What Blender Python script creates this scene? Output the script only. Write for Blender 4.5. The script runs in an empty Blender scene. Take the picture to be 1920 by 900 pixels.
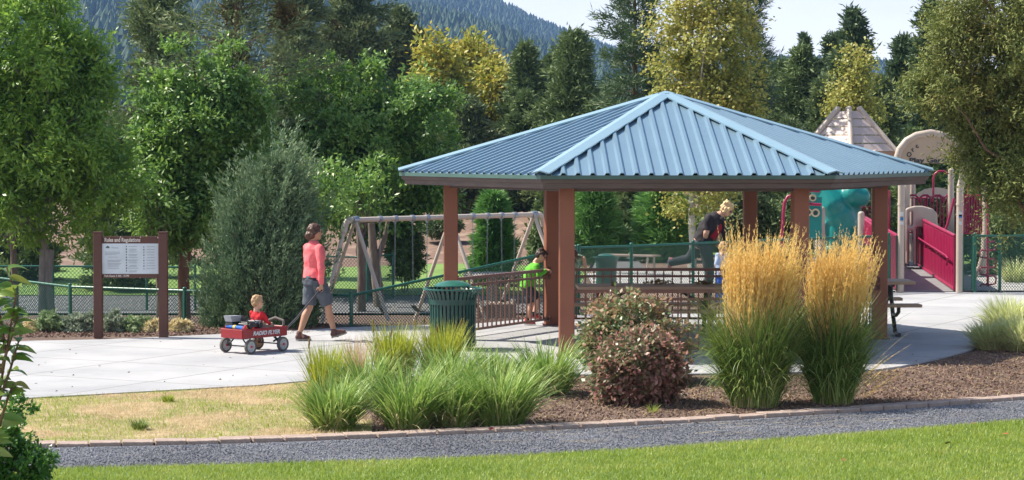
import bpy, bmesh, math, random
import numpy as np
from mathutils import Vector, Matrix, noise
R = math.radians
random.seed(7)
rng = np.random.default_rng(11)
S = bpy.context.scene
col = S.collection

# ---------------------------------------------------------------- camera
FPX = 4366.0; CH = 2.81; PITCH = math.atan((450 - 269.3) / FPX)
cam = bpy.data.cameras.new('camera'); camo = bpy.data.objects.new('camera', cam); col.objects.link(camo)
camo.location = (0, 0, CH); camo.rotation_euler = (R(90) - PITCH, 0, 0)
cam.sensor_width = 36; cam.lens = 36 * FPX / 1920; cam.clip_start = .5; cam.clip_end = 9000
S.camera = camo
S.render.resolution_x = 1024; S.render.resolution_y = 480
# ---------------------------------------------------------------- light
SUN_AZ = 75      # degrees left of the view direction
SUN_EL = 51
w = bpy.data.worlds.new('World'); S.world = w; w.use_nodes = True
nt = w.node_tree; sky = nt.nodes.new('ShaderNodeTexSky'); sky.sky_type = 'NISHITA'; sky.sun_disc = False
sky.sun_elevation = R(SUN_EL); sky.sun_rotation = R(-SUN_AZ); sky.dust_density = 1.5; sky.air_density = 1.0
nt.nodes['Background'].inputs['Strength'].default_value = .095
# high thin cloud, thickest towards the horizon
wc_ = nt.nodes.new('ShaderNodeTexCoord'); wm_ = nt.nodes.new('ShaderNodeMapping'); wm_.inputs['Scale'].default_value = (1, 1, 3.5)
wn = nt.nodes.new('ShaderNodeTexNoise'); wn.inputs['Scale'].default_value = 2.2; wn.inputs['Detail'].default_value = 6
wx = nt.nodes.new('ShaderNodeSeparateXYZ'); w1 = nt.nodes.new('ShaderNodeMath'); w1.operation = 'MULTIPLY_ADD'; w1.inputs[1].default_value = -1.5; w1.inputs[2].default_value = .62
w2 = nt.nodes.new('ShaderNodeMath'); w2.operation = 'ADD'; wr_ = nt.nodes.new('ShaderNodeMapRange'); wr_.inputs['From Min'].default_value = .55; wr_.inputs['From Max'].default_value = 1.0
wmix = nt.nodes.new('ShaderNodeMix'); wmix.data_type = 'RGBA'; wmix.inputs[7].default_value = (8.2, 8.3, 8.5, 1)
nt.links.new(wc_.outputs['Generated'], wm_.inputs[0]); nt.links.new(wm_.outputs[0], wn.inputs['Vector']); nt.links.new(wc_.outputs['Generated'], wx.inputs[0])
nt.links.new(wx.outputs['Z'], w1.inputs[0]); nt.links.new(w1.outputs[0], w2.inputs[0]); nt.links.new(wn.outputs['Fac'], w2.inputs[1]); nt.links.new(w2.outputs[0], wr_.inputs['Value'])
nt.links.new(wr_.outputs[0], wmix.inputs[0]); nt.links.new(sky.outputs[0], wmix.inputs[6]); nt.links.new(wmix.outputs[2], nt.nodes['Background'].inputs[0])
sl = bpy.data.lights.new('sun', 'SUN'); so = bpy.data.objects.new('sun', sl); col.objects.link(so)
sl.energy = 5.0; sl.angle = R(.55); sl.color = (1, .92, .78)
sd = Vector((-math.sin(R(SUN_AZ)) * math.cos(R(SUN_EL)), math.cos(R(SUN_AZ)) * math.cos(R(SUN_EL)), math.sin(R(SUN_EL))))
so.rotation_euler = sd.to_track_quat('Z', 'Y').to_euler()
S.view_settings.view_transform = 'Standard'; S.view_settings.look = 'None'
S.view_settings.exposure = .8; S.view_settings.gamma = 1
S.render.engine = 'CYCLES'
S.cycles.max_bounces = 6; S.cycles.diffuse_bounces = 3; S.cycles.glossy_bounces = 2
S.cycles.transmission_bounces = 3; S.cycles.transparent_max_bounces = 6; S.cycles.volume_bounces = 0

# ---------------------------------------------------------------- pixel <-> world
_F = Vector((0, math.cos(PITCH), -math.sin(PITCH))); _U = Vector((0, math.sin(PITCH), math.cos(PITCH)))
def ray(u, v): return _F + Vector((1, 0, 0)) * ((u - 960) / FPX) + _U * ((450 - v) / FPX)
def at(u, v, Y):
    d = ray(u, v); return Vector((0, 0, CH)) + d * (Y / d.y)
def gnd(u, v, z=0.0):
    d = ray(u, v); return Vector((0, 0, CH)) + d * ((z - CH) / d.z)

# ---------------------------------------------------------------- materials
def _new(name):
    m = bpy.data.materials.new(name); m.use_nodes = True; t = m.node_tree
    return m, t, t.nodes['Principled BSDF']
def mat(name, c1, c2=None, scale=6, rough=.6, metal=0, bump=0, bscale=None, detail=4, spec=.5, stretch=None, c3=None):
    m, t, b = _new(name)
    b.inputs['Roughness'].default_value = rough; b.inputs['Metallic'].default_value = metal
    b.inputs['Specular IOR Level'].default_value = spec
    tc = t.nodes.new('ShaderNodeTexCoord'); src = tc.outputs['Object']
    if stretch:
        mp = t.nodes.new('ShaderNodeMapping'); mp.inputs['Scale'].default_value = stretch
        t.links.new(src, mp.inputs[0]); src = mp.outputs[0]
    if c2 is None: c2 = tuple(x * .82 for x in c1)
    n = t.nodes.new('ShaderNodeTexNoise'); n.inputs['Scale'].default_value = scale; n.inputs['Detail'].default_value = detail
    n.inputs['Roughness'].default_value = .65
    t.links.new(src, n.inputs['Vector'])
    r = t.nodes.new('ShaderNodeValToRGB'); e = r.color_ramp.elements
    e[0].position = .36; e[1].position = .64; e[0].color = (*c1, 1); e[1].color = (*c2, 1)
    if c3: x = e.new(.5); x.color = (*c3, 1)
    t.links.new(n.outputs['Fac'], r.inputs[0]); t.links.new(r.outputs[0], b.inputs['Base Color'])
    if bump:
        n2 = t.nodes.new('ShaderNodeTexNoise'); n2.inputs['Scale'].default_value = bscale or scale * 4; n2.inputs['Detail'].default_value = 3
        t.links.new(src, n2.inputs['Vector'])
        bp = t.nodes.new('ShaderNodeBump'); bp.inputs['Strength'].default_value = bump; bp.inputs['Distance'].default_value = .02
        t.links.new(n2.outputs['Fac'], bp.inputs['Height']); t.links.new(bp.outputs[0], b.inputs['Normal'])
    return m
def leafmat(name, cols, rough=.45, trans=.3, spec=.5):
    """cols: list of colours spread at random over the leaves"""
    m, t, b = _new(name)
    g = t.nodes.new('ShaderNodeNewGeometry'); r = t.nodes.new('ShaderNodeValToRGB'); e = r.color_ramp.elements
    cols = [tuple(min(.85, x * 2.15) for x in c) for c in cols]; n = len(cols)
    e[0].position = 0; e[0].color = (*cols[0], 1); e[1].position = 1; e[1].color = (*cols[-1], 1)
    for i in range(1, n - 1): x = e.new(i / (n - 1)); x.color = (*cols[i], 1)
    tc = t.nodes.new('ShaderNodeTexCoord'); ns = t.nodes.new('ShaderNodeTexNoise'); ns.inputs['Scale'].default_value = .9; ns.inputs['Detail'].default_value = 2
    t.links.new(tc.outputs['Object'], ns.inputs['Vector'])
    mx = t.nodes.new('ShaderNodeMath'); mx.operation = 'MULTIPLY_ADD'; mx.inputs[1].default_value = .55
    sb = t.nodes.new('ShaderNodeMapRange'); sb.inputs['From Min'].default_value = .3; sb.inputs['From Max'].default_value = .7; sb.inputs['To Max'].default_value = .45
    t.links.new(ns.outputs['Fac'], sb.inputs['Value']); t.links.new(sb.outputs[0], mx.inputs[2])
    t.links.new(g.outputs['Random Per Island'], mx.inputs[0]); t.links.new(mx.outputs[0], r.inputs[0])
    t.links.new(r.outputs[0], b.inputs['Base Color']); b.inputs['Roughness'].default_value = rough; b.inputs['Specular IOR Level'].default_value = spec
    if trans:
        tr = t.nodes.new('ShaderNodeBsdfTranslucent'); ms = t.nodes.new('ShaderNodeMixShader'); ms.inputs[0].default_value = trans
        t.links.new(r.outputs[0], tr.inputs[0]); t.links.new(b.outputs[0], ms.inputs[1]); t.links.new(tr.outputs[0], ms.inputs[2])
        t.links.new(ms.outputs[0], t.nodes['Material Output'].inputs['Surface'])
    return m

# ---------------------------------------------------------------- objects
MW = {}
def empty(name, label, cat, loc=(0, 0, 0), rz=0, group=None):
    o = bpy.data.objects.new(name, None); col.objects.link(o); o.location = loc; o.rotation_euler = (0, 0, rz)
    o.empty_display_size = .2
    o['label'] = label; o['category'] = cat
    if group: o['group'] = group
    MW[o.name] = Matrix.Translation(Vector(loc)) @ Matrix.Rotation(rz, 4, 'Z')
    return o
def tag(o, label=None, cat=None, group=None, kind=None):
    for k, v in (('label', label), ('category', cat), ('group', group), ('kind', kind)):
        if v: o[k] = v
    return o
def link(name, me, m, parent=None, label=None, smooth=False):
    o = bpy.data.objects.new(name, me); col.objects.link(o)
    if m: me.materials.append(m)
    if parent is not None:
        o.parent = parent; MW[o.name] = MW.get(parent.name, Matrix.Identity(4))
    if label: o['label'] = label
    if smooth: me.polygons.foreach_set('use_smooth', [True] * len(me.polygons))
    return o
def wmat(parent): return MW.get(parent.name, Matrix.Identity(4)) if parent is not None else Matrix.Identity(4)

class MB:
    def __init__(s): s.v = []; s.f = []
    def add(s, vs, fs, M=None):
        o = len(s.v)
        s.v += [tuple(M @ Vector(p)) for p in vs] if M is not None else [tuple(p) for p in vs]
        s.f += [tuple(i + o for i in f) for f in fs]; return s
    def box(s, c, sz, rz=0, M=None):
        x, y, z = sz[0] / 2, sz[1] / 2, sz[2] / 2
        T = Matrix.Translation(Vector(c)) @ Matrix.Rotation(rz, 4, 'Z')
        if M is not None: T = T @ M
        b = min(x, y, z) * .12
        vs = []
        # bevelled box: 24 verts
        for sx in (-1, 1):
            for sy in (-1, 1):
                for sz_ in (-1, 1):
                    vs += [(sx * x, sy * (y - b), sz_ * (z - b)), (sx * (x - b), sy * y, sz_ * (z - b)), (sx * (x - b), sy * (y - b), sz_ * z)]
        bm = bmesh.new()
        for p in vs: bm.verts.new(p)
        bmesh.ops.convex_hull(bm, input=bm.verts)
        bmesh.ops.dissolve_limit(bm, angle_limit=.01, verts=bm.verts, edges=bm.edges)
        bm.verts.index_update()
        s.add([v.co.copy() for v in bm.verts], [[v.index for v in f.verts] for f in bm.faces], T); bm.free(); return s
    def beam(s, p0, p1, wd, ht, up=(0, 0, 1)):
        p0, p1 = Vector(p0), Vector(p1); d = (p1 - p0); L = d.length; d.normalize()
        sd_ = d.cross(Vector(up)); sd_.normalize(); u = sd_.cross(d)
        M = Matrix(((d.x, sd_.x, u.x), (d.y, sd_.y, u.y), (d.z, sd_.z, u.z))).to_4x4()
        return s.box((p0 + p1) / 2, (L, wd, ht), 0, M)
    def tube(s, pts, rad, n=8, cap=True):
        pts = [Vector(p) for p in pts]
        if not hasattr(rad, '__len__'): rad = [rad] * len(pts)
        rings = []; up = None
        for i, p in enumerate(pts):
            t = (pts[min(i + 1, len(pts) - 1)] - pts[max(i - 1, 0)])
            if t.length < 1e-9: t = Vector((0, 0, 1))
            t.normalize()
            if up is None:
                up = t.orthogonal().normalized()
            else:
                up = (up - t * up.dot(t)); up = up.normalized() if up.length > 1e-6 else t.orthogonal().normalized()
            b = t.cross(up)
            rings.append([p + (up * math.cos(2 * math.pi * k / n) + b * math.sin(2 * math.pi * k / n)) * rad[i] for k in range(n)])
        vs = [q for r in rings for q in r]; fs = []
        for i in range(len(rings) - 1):
            for k in range(n):
                a = i * n + k; b = i * n + (k + 1) % n; fs.append((a, b, b + n, a + n))
        if cap: fs.append(tuple(range(n))[::-1]); fs.append(tuple(range((len(rings) - 1) * n, len(rings) * n)))
        return s.add(vs, fs)
    def lathe(s, prof, n=24, c=(0, 0, 0), M=None, closed=False):
        vs = []; fs = []; m = len(prof)
        for k in range(n):
            a = 2 * math.pi * k / n
            for r, z in prof: vs.append((r * math.cos(a), r * math.sin(a), z))
        for k in range(n):
            k2 = (k + 1) % n
            for i in range(m - 1 + (1 if closed else 0)):
                j = (i + 1) % m
                fs.append((k * m + i, k2 * m + i, k2 * m + j, k * m + j))
        T = Matrix.Translation(Vector(c))
        if M is not None: T = T @ M
        return s.add(vs, fs, T)
    def ell(s, c, r, n=14, m=9, M=None):
        if not hasattr(r, '__len__'): r = (r, r, r)
        vs = [(0, 0, r[2])]; fs = []
        for i in range(1, m):
            for k in range(n):
                p = math.pi * i / m; a = 2 * math.pi * k / n
                vs.append((r[0] * math.sin(p) * math.cos(a), r[1] * math.sin(p) * math.sin(a), r[2] * math.cos(p)))
        vs.append((0, 0, -r[2]))
        for k in range(n): fs.append((0, 1 + k, 1 + (k + 1) % n))
        for i in range(m - 2):
            for k in range(n):
                a = 1 + i * n + k; b = 1 + i * n + (k + 1) % n; fs.append((a, a + n, b + n, b))
        l = len(vs) - 1; o = 1 + (m - 2) * n
        for k in range(n): fs.append((l, o + (k + 1) % n, o + k))
        T = Matrix.Translation(Vector(c))
        if M is not None: T = T @ M
        return s.add(vs, fs, T)
    def cap(s, p0, r0, p1, r1, n=12, ends=(1, 1)):
        if ends[0]: s.ell(p0, r0, n, 8)
        if ends[1]: s.ell(p1, r1, n, 8)
        return s.tube([p0, p1], [r0, r1], n)
    def prism(s, poly, z0, z1, M=None):
        n = len(poly); vs = [(p[0], p[1], z0) for p in poly] + [(p[0], p[1], z1) for p in poly]
        fs = [tuple(range(n))[::-1], tuple(range(n, 2 * n))] + [(i, (i + 1) % n, (i + 1) % n + n, i + n) for i in range(n)]
        return s.add(vs, fs, M)
    def mesh(s, name, inv=None):
        me = bpy.data.meshes.new(name)
        vs = s.v if inv is None else [tuple(inv @ Vector(p)) for p in s.v]
        me.from_pydata(vs, [], s.f); me.update()
        bm = bmesh.new(); bm.from_mesh(me); bmesh.ops.recalc_face_normals(bm, faces=bm.faces); bm.to_mesh(me); bm.free()
        return me
    def build(s, name, m, parent=None, world=False, smooth=False, label=None):
        inv = wmat(parent).inverted() if (world and parent is not None) else None
        o = link(name, s.mesh(name, inv), m, parent, label, smooth)
        if smooth:
            md = None
            try: o.data.set_sharp_from_angle(angle=R(50))
            except Exception: pass
        return o
    def remesh(s, name, m, parent=None, vox=.008, sm=6, disp=None, smf=.5):
        me = bpy.data.meshes.new(name + '_src'); me.from_pydata(s.v, [], s.f); me.update()
        bm = bmesh.new(); bm.from_mesh(me); bmesh.ops.recalc_face_normals(bm, faces=bm.faces); bm.to_mesh(me); bm.free()
        o = bpy.data.objects.new(name + '_src', me); col.objects.link(o)
        a = o.modifiers.new('r', 'REMESH'); a.mode = 'VOXEL'; a.voxel_size = vox
        b = o.modifiers.new('s', 'SMOOTH'); b.iterations = sm; b.factor = smf
        dg = bpy.context.evaluated_depsgraph_get(); ev = o.evaluated_get(dg)
        me2 = bpy.data.meshes.new_from_object(ev); me2.name = name; me2.materials.clear()
        bpy.data.objects.remove(o); bpy.data.meshes.remove(me)
        if disp:
            n = len(me2.vertices); co = np.empty(n * 3); me2.vertices.foreach_get('co', co); co = co.reshape(-1, 3)
            no = np.array([v.normal[:] for v in me2.vertices])
            d = np.array([noise.noise(Vector(c) * disp[1]) for c in co]) * disp[0]
            me2.vertices.foreach_set('co', (co + no * d[:, None]).ravel())
        return link(name, me2, m, parent, smooth=True)

def npmesh(name, V, k, m, parent=None, shift=None, smooth=False, label=None):
    """V: (N,k,3) polygons or (N,rows,2,3) strips when k=='strip'"""
    V = np.asarray(V, dtype=np.float32)
    if shift is not None: V = V - np.asarray(shift, dtype=np.float32)
    me = bpy.data.meshes.new(name)
    if k == 'strip':
        N, rws = V.shape[:2]; vs = V.reshape(-1, 3)
        b = np.arange(N)[:, None, None] * (rws * 2) + np.arange(rws - 1)[None, :, None] * 2
        idx = (b + np.array([0, 1, 3, 2])[None, None, :]).reshape(-1, 4); kk = 4
    else:
        N = V.shape[0]; vs = V.reshape(-1, 3); kk = k; idx = np.arange(N * k).reshape(-1, k)
    nf = len(idx)
    me.vertices.add(len(vs)); me.vertices.foreach_set('co', vs.ravel())
    me.loops.add(nf * kk); me.loops.foreach_set('vertex_index', idx.ravel().astype(np.int32))
    me.polygons.add(nf); me.polygons.foreach_set('loop_start', (np.arange(nf) * kk).astype(np.int32))
    me.polygons.foreach_set('loop_total', np.full(nf, kk, dtype=np.int32))
    if smooth: me.polygons.foreach_set('use_smooth', np.ones(nf, dtype=bool))
    me.update(calc_edges=True)
    return link(name, me, m, parent, label)
def nrm(a): return a / np.maximum(np.linalg.norm(a, axis=-1, keepdims=True), 1e-9)
def leafquads(P, D, L, W, tilt=None):
    """diamonds from P along D; random roll"""
    n = len(P); D = nrm(D); r = rng.normal(size=(n, 3)) if tilt is None else tilt + rng.normal(size=(n, 3)) * .6
    Sd = nrm(np.cross(D, r)); L = np.broadcast_to(L, (n,))[:, None]; W = np.broadcast_to(W, (n,))[:, None]
    return np.stack([P, P + D * L * .45 + Sd * W * .5, P + D * L, P + D * L * .45 - Sd * W * .5], 1)
def blades(P, ang, lean, L, W, droop, rows=5, wob=.0):
    """curved grass blades: strips"""
    n = len(P); h = np.stack([np.cos(ang), np.sin(ang), np.zeros(n)], 1); sdv = np.stack([-np.sin(ang), np.cos(ang), np.zeros(n)], 1)
    tw = rng.uniform(-.9, .9, n)[:, None]; sdv = nrm(sdv + h * tw)
    out = []; p = P.copy(); seg = L / (rows - 1); a = lean.copy()
    for i in range(rows):
        t = i / (rows - 1); wd = W * (1 - t ** 2.2) * .5 + W * .04
        out.append(np.stack([p - sdv * wd[:, None], p + sdv * wd[:, None]], 1))
        p = p + (h * np.sin(a)[:, None] + np.array([0, 0, 1.]) * np.cos(a)[:, None]) * seg[:, None]
        a = a + droop / (rows - 1) * (.5 + t)
    return np.stack(out, 1)
def textmesh(body, size, depth=.002, font=None, shear=0, space=1.0, offset=0):
    c = bpy.data.curves.new('t', 'FONT'); c.body = body; c.size = size; c.extrude = depth; c.align_x = 'CENTER'; c.align_y = 'CENTER'
    c.shear = shear; c.space_character = space; c.offset = offset; c.resolution_u = 3
    o = bpy.data.objects.new('t', c); col.objects.link(o)
    dg = bpy.context.evaluated_depsgraph_get(); me = bpy.data.meshes.new_from_object(o.evaluated_get(dg)); me.materials.clear()
    bpy.data.objects.remove(o); bpy.data.curves.remove(c); return me
def addme(mb, me, M): mb.add([v.co for v in me.vertices], [tuple(p.vertices) for p in me.polygons], M); bpy.data.meshes.remove(me)
def facing(p, yaw=0):   # text plane facing the -Y side, at p
    return Matrix.Translation(Vector(p)) @ Matrix.Rotation(yaw, 4, 'Z') @ Matrix.Rotation(R(90), 4, 'X')

# ---------------------------------------------------------------- terrain
def sst(a, b, x): t = np.clip((x - a) / (b - a), 0, 1); return t * t * (3 - 2 * t)
def hgt(X, Y):
    X = np.asarray(X, float); Y = np.asarray(Y, float)
    Yb = np.interp(X, [-9, -5, -3.2, -2.4, -.5, .9, 2.2], [36.2, 36.0, 35.8, 35.5, 36.3, 38.5, 60])
    wid = np.interp(X, [-5, -2.4], [4.5, 2.2])
    low = -1.0 * sst(0, 1, (Y - Yb) / wid)
    z = -.03 + low
    bank = sst(73, 92, Y); z = z * (1 - bank) + .35 * bank
    z = z + sst(90, 260, Y) * 3 + sst(250, 700, Y) * 4
    z = z + np.where(Y > 45, .0, 0) + sst(60, 80, Y) * .18 * np.sin(X * .7 + Y * .3) * np.cos(Y * .45)
    return z
def hz(X, Y): return float(hgt(X, Y))
def grid(name, xs, ys, fn, m, kind='structure', parent=None):
    XX, YY = xs, ys
    ny, nx = XX.shape; Z = fn(XX, YY); V = np.stack([XX, YY, Z], -1).reshape(-1, 3)
    i = np.arange(ny - 1)[:, None] * nx + np.arange(nx - 1)[None, :]
    F = np.stack([i, i + 1, i + nx + 1, i + nx], -1).reshape(-1, 4)
    me = bpy.data.meshes.new(name); me.from_pydata(V.tolist(), [], F.tolist()); me.update()
    o = link(name, me, m, parent, smooth=True)
    if kind: o['kind'] = kind
    return o

# ================================================================ THE SETTING
M_conc = mat('concrete', (.315, .32, .34), (.42, .42, .435), .55, .85, bump=.25, bscale=90, c3=(.37, .375, .39))
def add_joints(m, size, rot, wdt=.02):
    t = m.node_tree; b = t.nodes['Principled BSDF']; src = b.inputs['Base Color'].links[0].from_socket
    tc = t.nodes.new('ShaderNodeTexCoord'); mp = t.nodes.new('ShaderNodeMapping'); mp.inputs['Rotation'].default_value = (0, 0, rot)
    br = t.nodes.new('ShaderNodeTexBrick'); br.offset = 0; br.inputs['Scale'].default_value = 1; br.inputs['Mortar Size'].default_value = wdt
    br.inputs['Brick Width'].default_value = size; br.inputs['Row Height'].default_value = size; br.inputs['Mortar Smooth'].default_value = .3
    mx = t.nodes.new('ShaderNodeMix'); mx.data_type = 'RGBA'
    t.links.new(tc.outputs['Object'], mp.inputs[0]); t.links.new(mp.outputs[0], br.inputs['Vector'])
    t.links.new(br.outputs['Fac'], mx.inputs[0]); t.links.new(src, mx.inputs[6]); mx.inputs[7].default_value = (.22, .22, .22, 1)
    t.links.new(mx.outputs[2], b.inputs['Base Color'])
add_joints(M_conc, 1.85, R(28))
M_dirt = mat('dirt', (.20, .125, .09), (.29, .20, .15), 1.2, .95, bump=.6, bscale=8, c3=(.16, .10, .075))
M_mulch = mat('mulch', (.085, .055, .045), (.20, .145, .12), 22, .95, bump=1, bscale=45, c3=(.12, .075, .055), detail=8)
M_grav = mat('gravel', (.07, .074, .086), (.19, .20, .225), 60, .85, bump=1, bscale=90, c3=(.15, .155, .175), detail=6)
M_lawn = mat('lawn', (.07, .13, .025), (.12, .2, .04), 3, .9, bump=.5, bscale=60)
M_flawn = mat('far_lawn', (.11, .20, .035), (.17, .28, .06), .7, .9, bump=.3, bscale=30)
M_dry = mat('dry_ground', (.46, .36, .22), (.24, .24, .10), 2.6, .95, bump=.8, bscale=60, c3=(.33, .25, .14), detail=8)
M_asph = mat('asphalt', (.13, .13, .14), (.16, .16, .17), 6, .9, bump=.3, bscale=90)
M_rub = mat('rubber_surface', (.33, .33, .33), (.45, .44, .42), 1.5, .9, bump=.3, bscale=60)
M_brick = mat('paver', (.30, .225, .19), (.42, .33, .28), 5, .85, bump=.5, bscale=50)

# ground sheet: finer near the camera
ys = np.concatenate([np.arange(-6, 20, 2.), np.arange(20, 60, .4), np.arange(60, 110, 1.2), np.geomspace(111, 720, 50)])
tt = np.linspace(-1, 1, 220)
YY, TT = np.meshgrid(ys, tt, indexing='ij')
XX = TT * (18 + np.maximum(YY, 0) * .45)
ground = grid('ground', XX, YY, hgt, M_dirt)

def flat(name, poly, z, m, thick=0, kind='structure'):
    if thick:
        o = MB().prism([(p[0], p[1]) for p in poly], z - thick, z).build(name, m)
    else:
        me = bpy.data.meshes.new(name); me.from_pydata([(p[0], p[1], z) for p in poly], [], [tuple(range(len(poly)))]); me.update()
        if me.polygons[0].normal.z < 0: me.flip_normals()
        o = link(name, me, m)
    o['kind'] = kind; return o
def px(pts, z=0): return [gnd(u, v, z) for u, v in pts]
EDGE = [(-300, 842), (-100, 838), (105, 833), (300, 829), (480, 824.5), (700, 816), (960, 804), (1200, 792), (1440, 778), (1680, 762), (1920, 744), (2150, 725), (2400, 705)]
LAWN = [(-300, 887), (-100, 882), (105, 877), (480, 868), (760, 860), (960, 853), (1200, 840), (1440, 823), (1680, 805), (1920, 786), (2150, 766), (2400, 744)]
E3 = [gnd(u, v + 3) for u, v in EDGE]; L3 = [gnd(u, v) for u, v in LAWN]; Ec = [gnd(u, v) for u, v in EDGE]
flat('mulch_bed', [(-12, 21), (14, 21), (14, 36), (9.4, 43.9), (7, 40), (-12, 34)], -.024, M_mulch)
flat('gravel_path', list(E3) + [Vector((p.x, p.y - .5, 0)) for p in reversed(L3)], -.016, M_grav)
flat('lawn', list(L3) + [Vector((14, 8, 0)), Vector((-14, 8, 0))], -.008, M_lawn)
NEAR = [(-300, 770), (-150, 760), (50, 746), (140, 741), (300, 732), (480, 722), (570, 714), (700, 706), (900, 703), (1090, 702), (1340, 700), (1500, 697), (1640, 693), (1690, 686), (1760, 671), (1820, 655), (1850, 640), (1880, 605), (1895, 575), (1990, 560), (2200, 552)]
FAR = [(2200, 547.5), (1670, 547.8), (1600, 556), (1380, 578), (1200, 586), (1060, 592), (900, 606), (800, 609), (660, 613), (535, 620), (420, 626), (310, 631), (200, 636), (50, 639), (-150, 646), (-300, 650)]
flat('dry_grass_patch', px([(-300, 770), (50, 744), (300, 728), (480, 718), (600, 712), (700, 800), (690, 816), (480, 823), (105, 832), (-300, 841)]), -.0135, M_dry)
flat('pavement', px(NEAR) + px(FAR), 0, M_conc, .09)
def drape(name, x0, x1, y0, y1, st, dz, m):
    xs = np.arange(x0, x1 + st, st); yy = np.arange(y0, y1 + st / 2, st); Y, X = np.meshgrid(yy, xs, indexing='ij')
    return grid(name, X, Y, lambda a, b: hgt(a, b) + dz, m)
drape('mulch_strip', -12, -2.6, 33.0, 36.8, .2, .008, M_mulch)
drape('playground_mulch', -22, 1.4, 40.6, 51.5, .4, .03, M_mulch)
drape('asphalt_path', -30, 3, 52, 58, .5, .05, M_asph)
drape('field_grass', -36, 8, 58, 72, 1.0, .07, M_flawn)
drape('back_lawn', 8.5, 24, 52.5, 72, 1.0, .05, M_flawn)
drape('playground_surface', 1.6, 18, 44.2, 52, .6, .045, M_rub)

# ---------------------------------------------------------------- far hill
M_hill = mat('hill_ground', (.03, .042, .025), (.13, .10, .075), .004, .95, c3=(.06, .075, .035), detail=8)
RU = [-1400, -700, -100, 300, 600, 800, 880, 960, 1000, 1060, 1140, 1300, 1500, 1650, 1750, 1920, 2300, 3000]
RV = [-260, -210, -150, -110, -70, -30, 2, 36, 56, 77, 103, 122, 128, 132, 146, 162, 180, 210]
def hillz(X, Y):
    u = 960 + X / Y * FPX; v = np.interp(u, RU, RV)
    zr = CH + (269.3 - v) / FPX * 2500
    t = np.clip((Y - 560) / (2500 - 560), 0, 1.15)
    z = zr * np.clip(t, 0, 1) ** 1.15 + 6 * (1 - np.clip(t, 0, 1)) - np.clip(t - 1, 0, 1) * 500
    return z + np.sin(X * .011 + 2) * np.sin(Y * .006) * 7 * np.clip(t * 3, 0, 1)
yh = np.concatenate([np.linspace(560, 2500, 90), np.linspace(2530, 2800, 8)])
Yh, Th = np.meshgrid(yh, np.linspace(-1, 1, 140), indexing='ij')
hill = grid('hill', Th * Yh * .42, Yh, hillz, M_hill)
# forest on the hill
def cones(P, H, Rr, nseg=6, tiers=2):
    n = len(P); out = []
    for k in range(tiers):
        zb = H * (.12 + .42 * k); zt = H * (.72 + .28 * k); rr = Rr * (1 - .42 * k)
        a0 = rng.uniform(0, 6.28, n)
        for i in range(nseg):
            a = a0 + i * 2 * math.pi / nseg; b = a + 2 * math.pi / nseg
            ra = rr * rng.uniform(.75, 1.1, n)
            A = P + np.stack([np.cos(a) * ra, np.sin(a) * ra, zb], 1); B = P + np.stack([np.cos(b) * ra, np.sin(b) * ra, zb], 1)
            out.append(np.stack([A, B, P + np.stack([0 * H, 0 * H, zt], 1)], 1))
    return np.concatenate(out)
N = 36000
Y = 600 + (2530 - 600) * rng.uniform(0, 1, N) ** .7; u = rng.uniform(-150, 2000, N); X = (u - 960) / FPX * Y * 1.0
dens = np.array([noise.noise(Vector((a * .006, b * .004, 3))) for a, b in zip(X, Y)])
keep = dens > rng.uniform(-.65, .1, N); X, Y = X[keep], Y[keep]
P = np.stack([X, Y, hillz(X, Y) - .5], 1); H = rng.uniform(6, 14, len(P))
M_forest = leafmat('far_forest', [(.008, .022, .012), (.014, .032, .015), (.022, .045, .02), (.045, .06, .02)], .8, 0)
f = npmesh('hill_forest', cones(P, H, H * rng.uniform(.3, .5, len(P))), 3, M_forest); tag(f, 'dark conifers covering the blue hillside in the distance', 'forest', kind='stuff')
M_far1 = mat('far_wall', (.55, .55, .54), None, .05, .8); M_far2 = mat('far_roof', (.22, .21, .21), None, .05, .8); M_far3 = mat('far_tan', (.33, .28, .24), None, .05, .8)
M_glassd = mat('dark_glass', (.03, .035, .045), None, 3, .15)
def hill_house(u, v, Y, wpx, lab, wm, rm, dbl=False):
    c = at(u, v, Y); wd = wpx / FPX * Y; hh = wd * .26; zb = float(hillz(c.x, c.y)); z0 = c.z - hh
    e = empty('hillside_house', lab, 'house', (c.x, c.y, z0), R(12))
    h = MB(); h.box((0, 0, hh / 2 - 8), (wd, wd * .5, hh + 16)); 
    if dbl: h.box((wd * .22, -wd * .1, hh * 1.2), (wd * .45, wd * .4, hh * .9))
    h.build('wall', wm, e)
    def gab(cx, cz, ww):
        r = MB(); a = ww * .54; b = wd * .3
        r.add([(cx - a, -b, cz), (cx + a, -b, cz), (cx + a, b, cz), (cx - a, b, cz), (cx - a * .8, 0, cz + ww * .13), (cx + a * .8, 0, cz + ww * .13)],
              [(0, 1, 5, 4), (2, 3, 4, 5), (1, 2, 5), (3, 0, 4), (3, 2, 1, 0)]); r.build('roof', rm, e)
    gab(0, hh, wd)
    if dbl: gab(wd * .22, hh * 1.65, wd * .5)
    for k in (-.3, -.05, .22): MB().box((k * wd, -wd * .255, hh * .5), (wd * .14, .3, hh * .4)).build('window', M_glassd, e)
    return e
hill_house(216, 20, 2050, 42, 'wide white house high on the hill above the left trees', M_far1, M_far1, True)
hill_house(795, 54, 1900, 20, 'small grey roofed house on the hill, leftmost of the row of three', M_far3, M_far2)
hill_house(826, 53, 1900, 18, 'small pale house on the hill in the middle of the row of three', M_far1, M_far2)
hill_house(874, 50, 1950, 16, 'small white house on the hill, right end of the row of three', M_far1, M_far2)
hill_house(972, 66, 2000, 22, 'pale house standing high on the hill right of the yellow trees', M_far3, M_far2)
hill_house(944, 106, 1500, 22, 'brown house low on the hill above the yellow trees', M_far3, M_far2)

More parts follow.
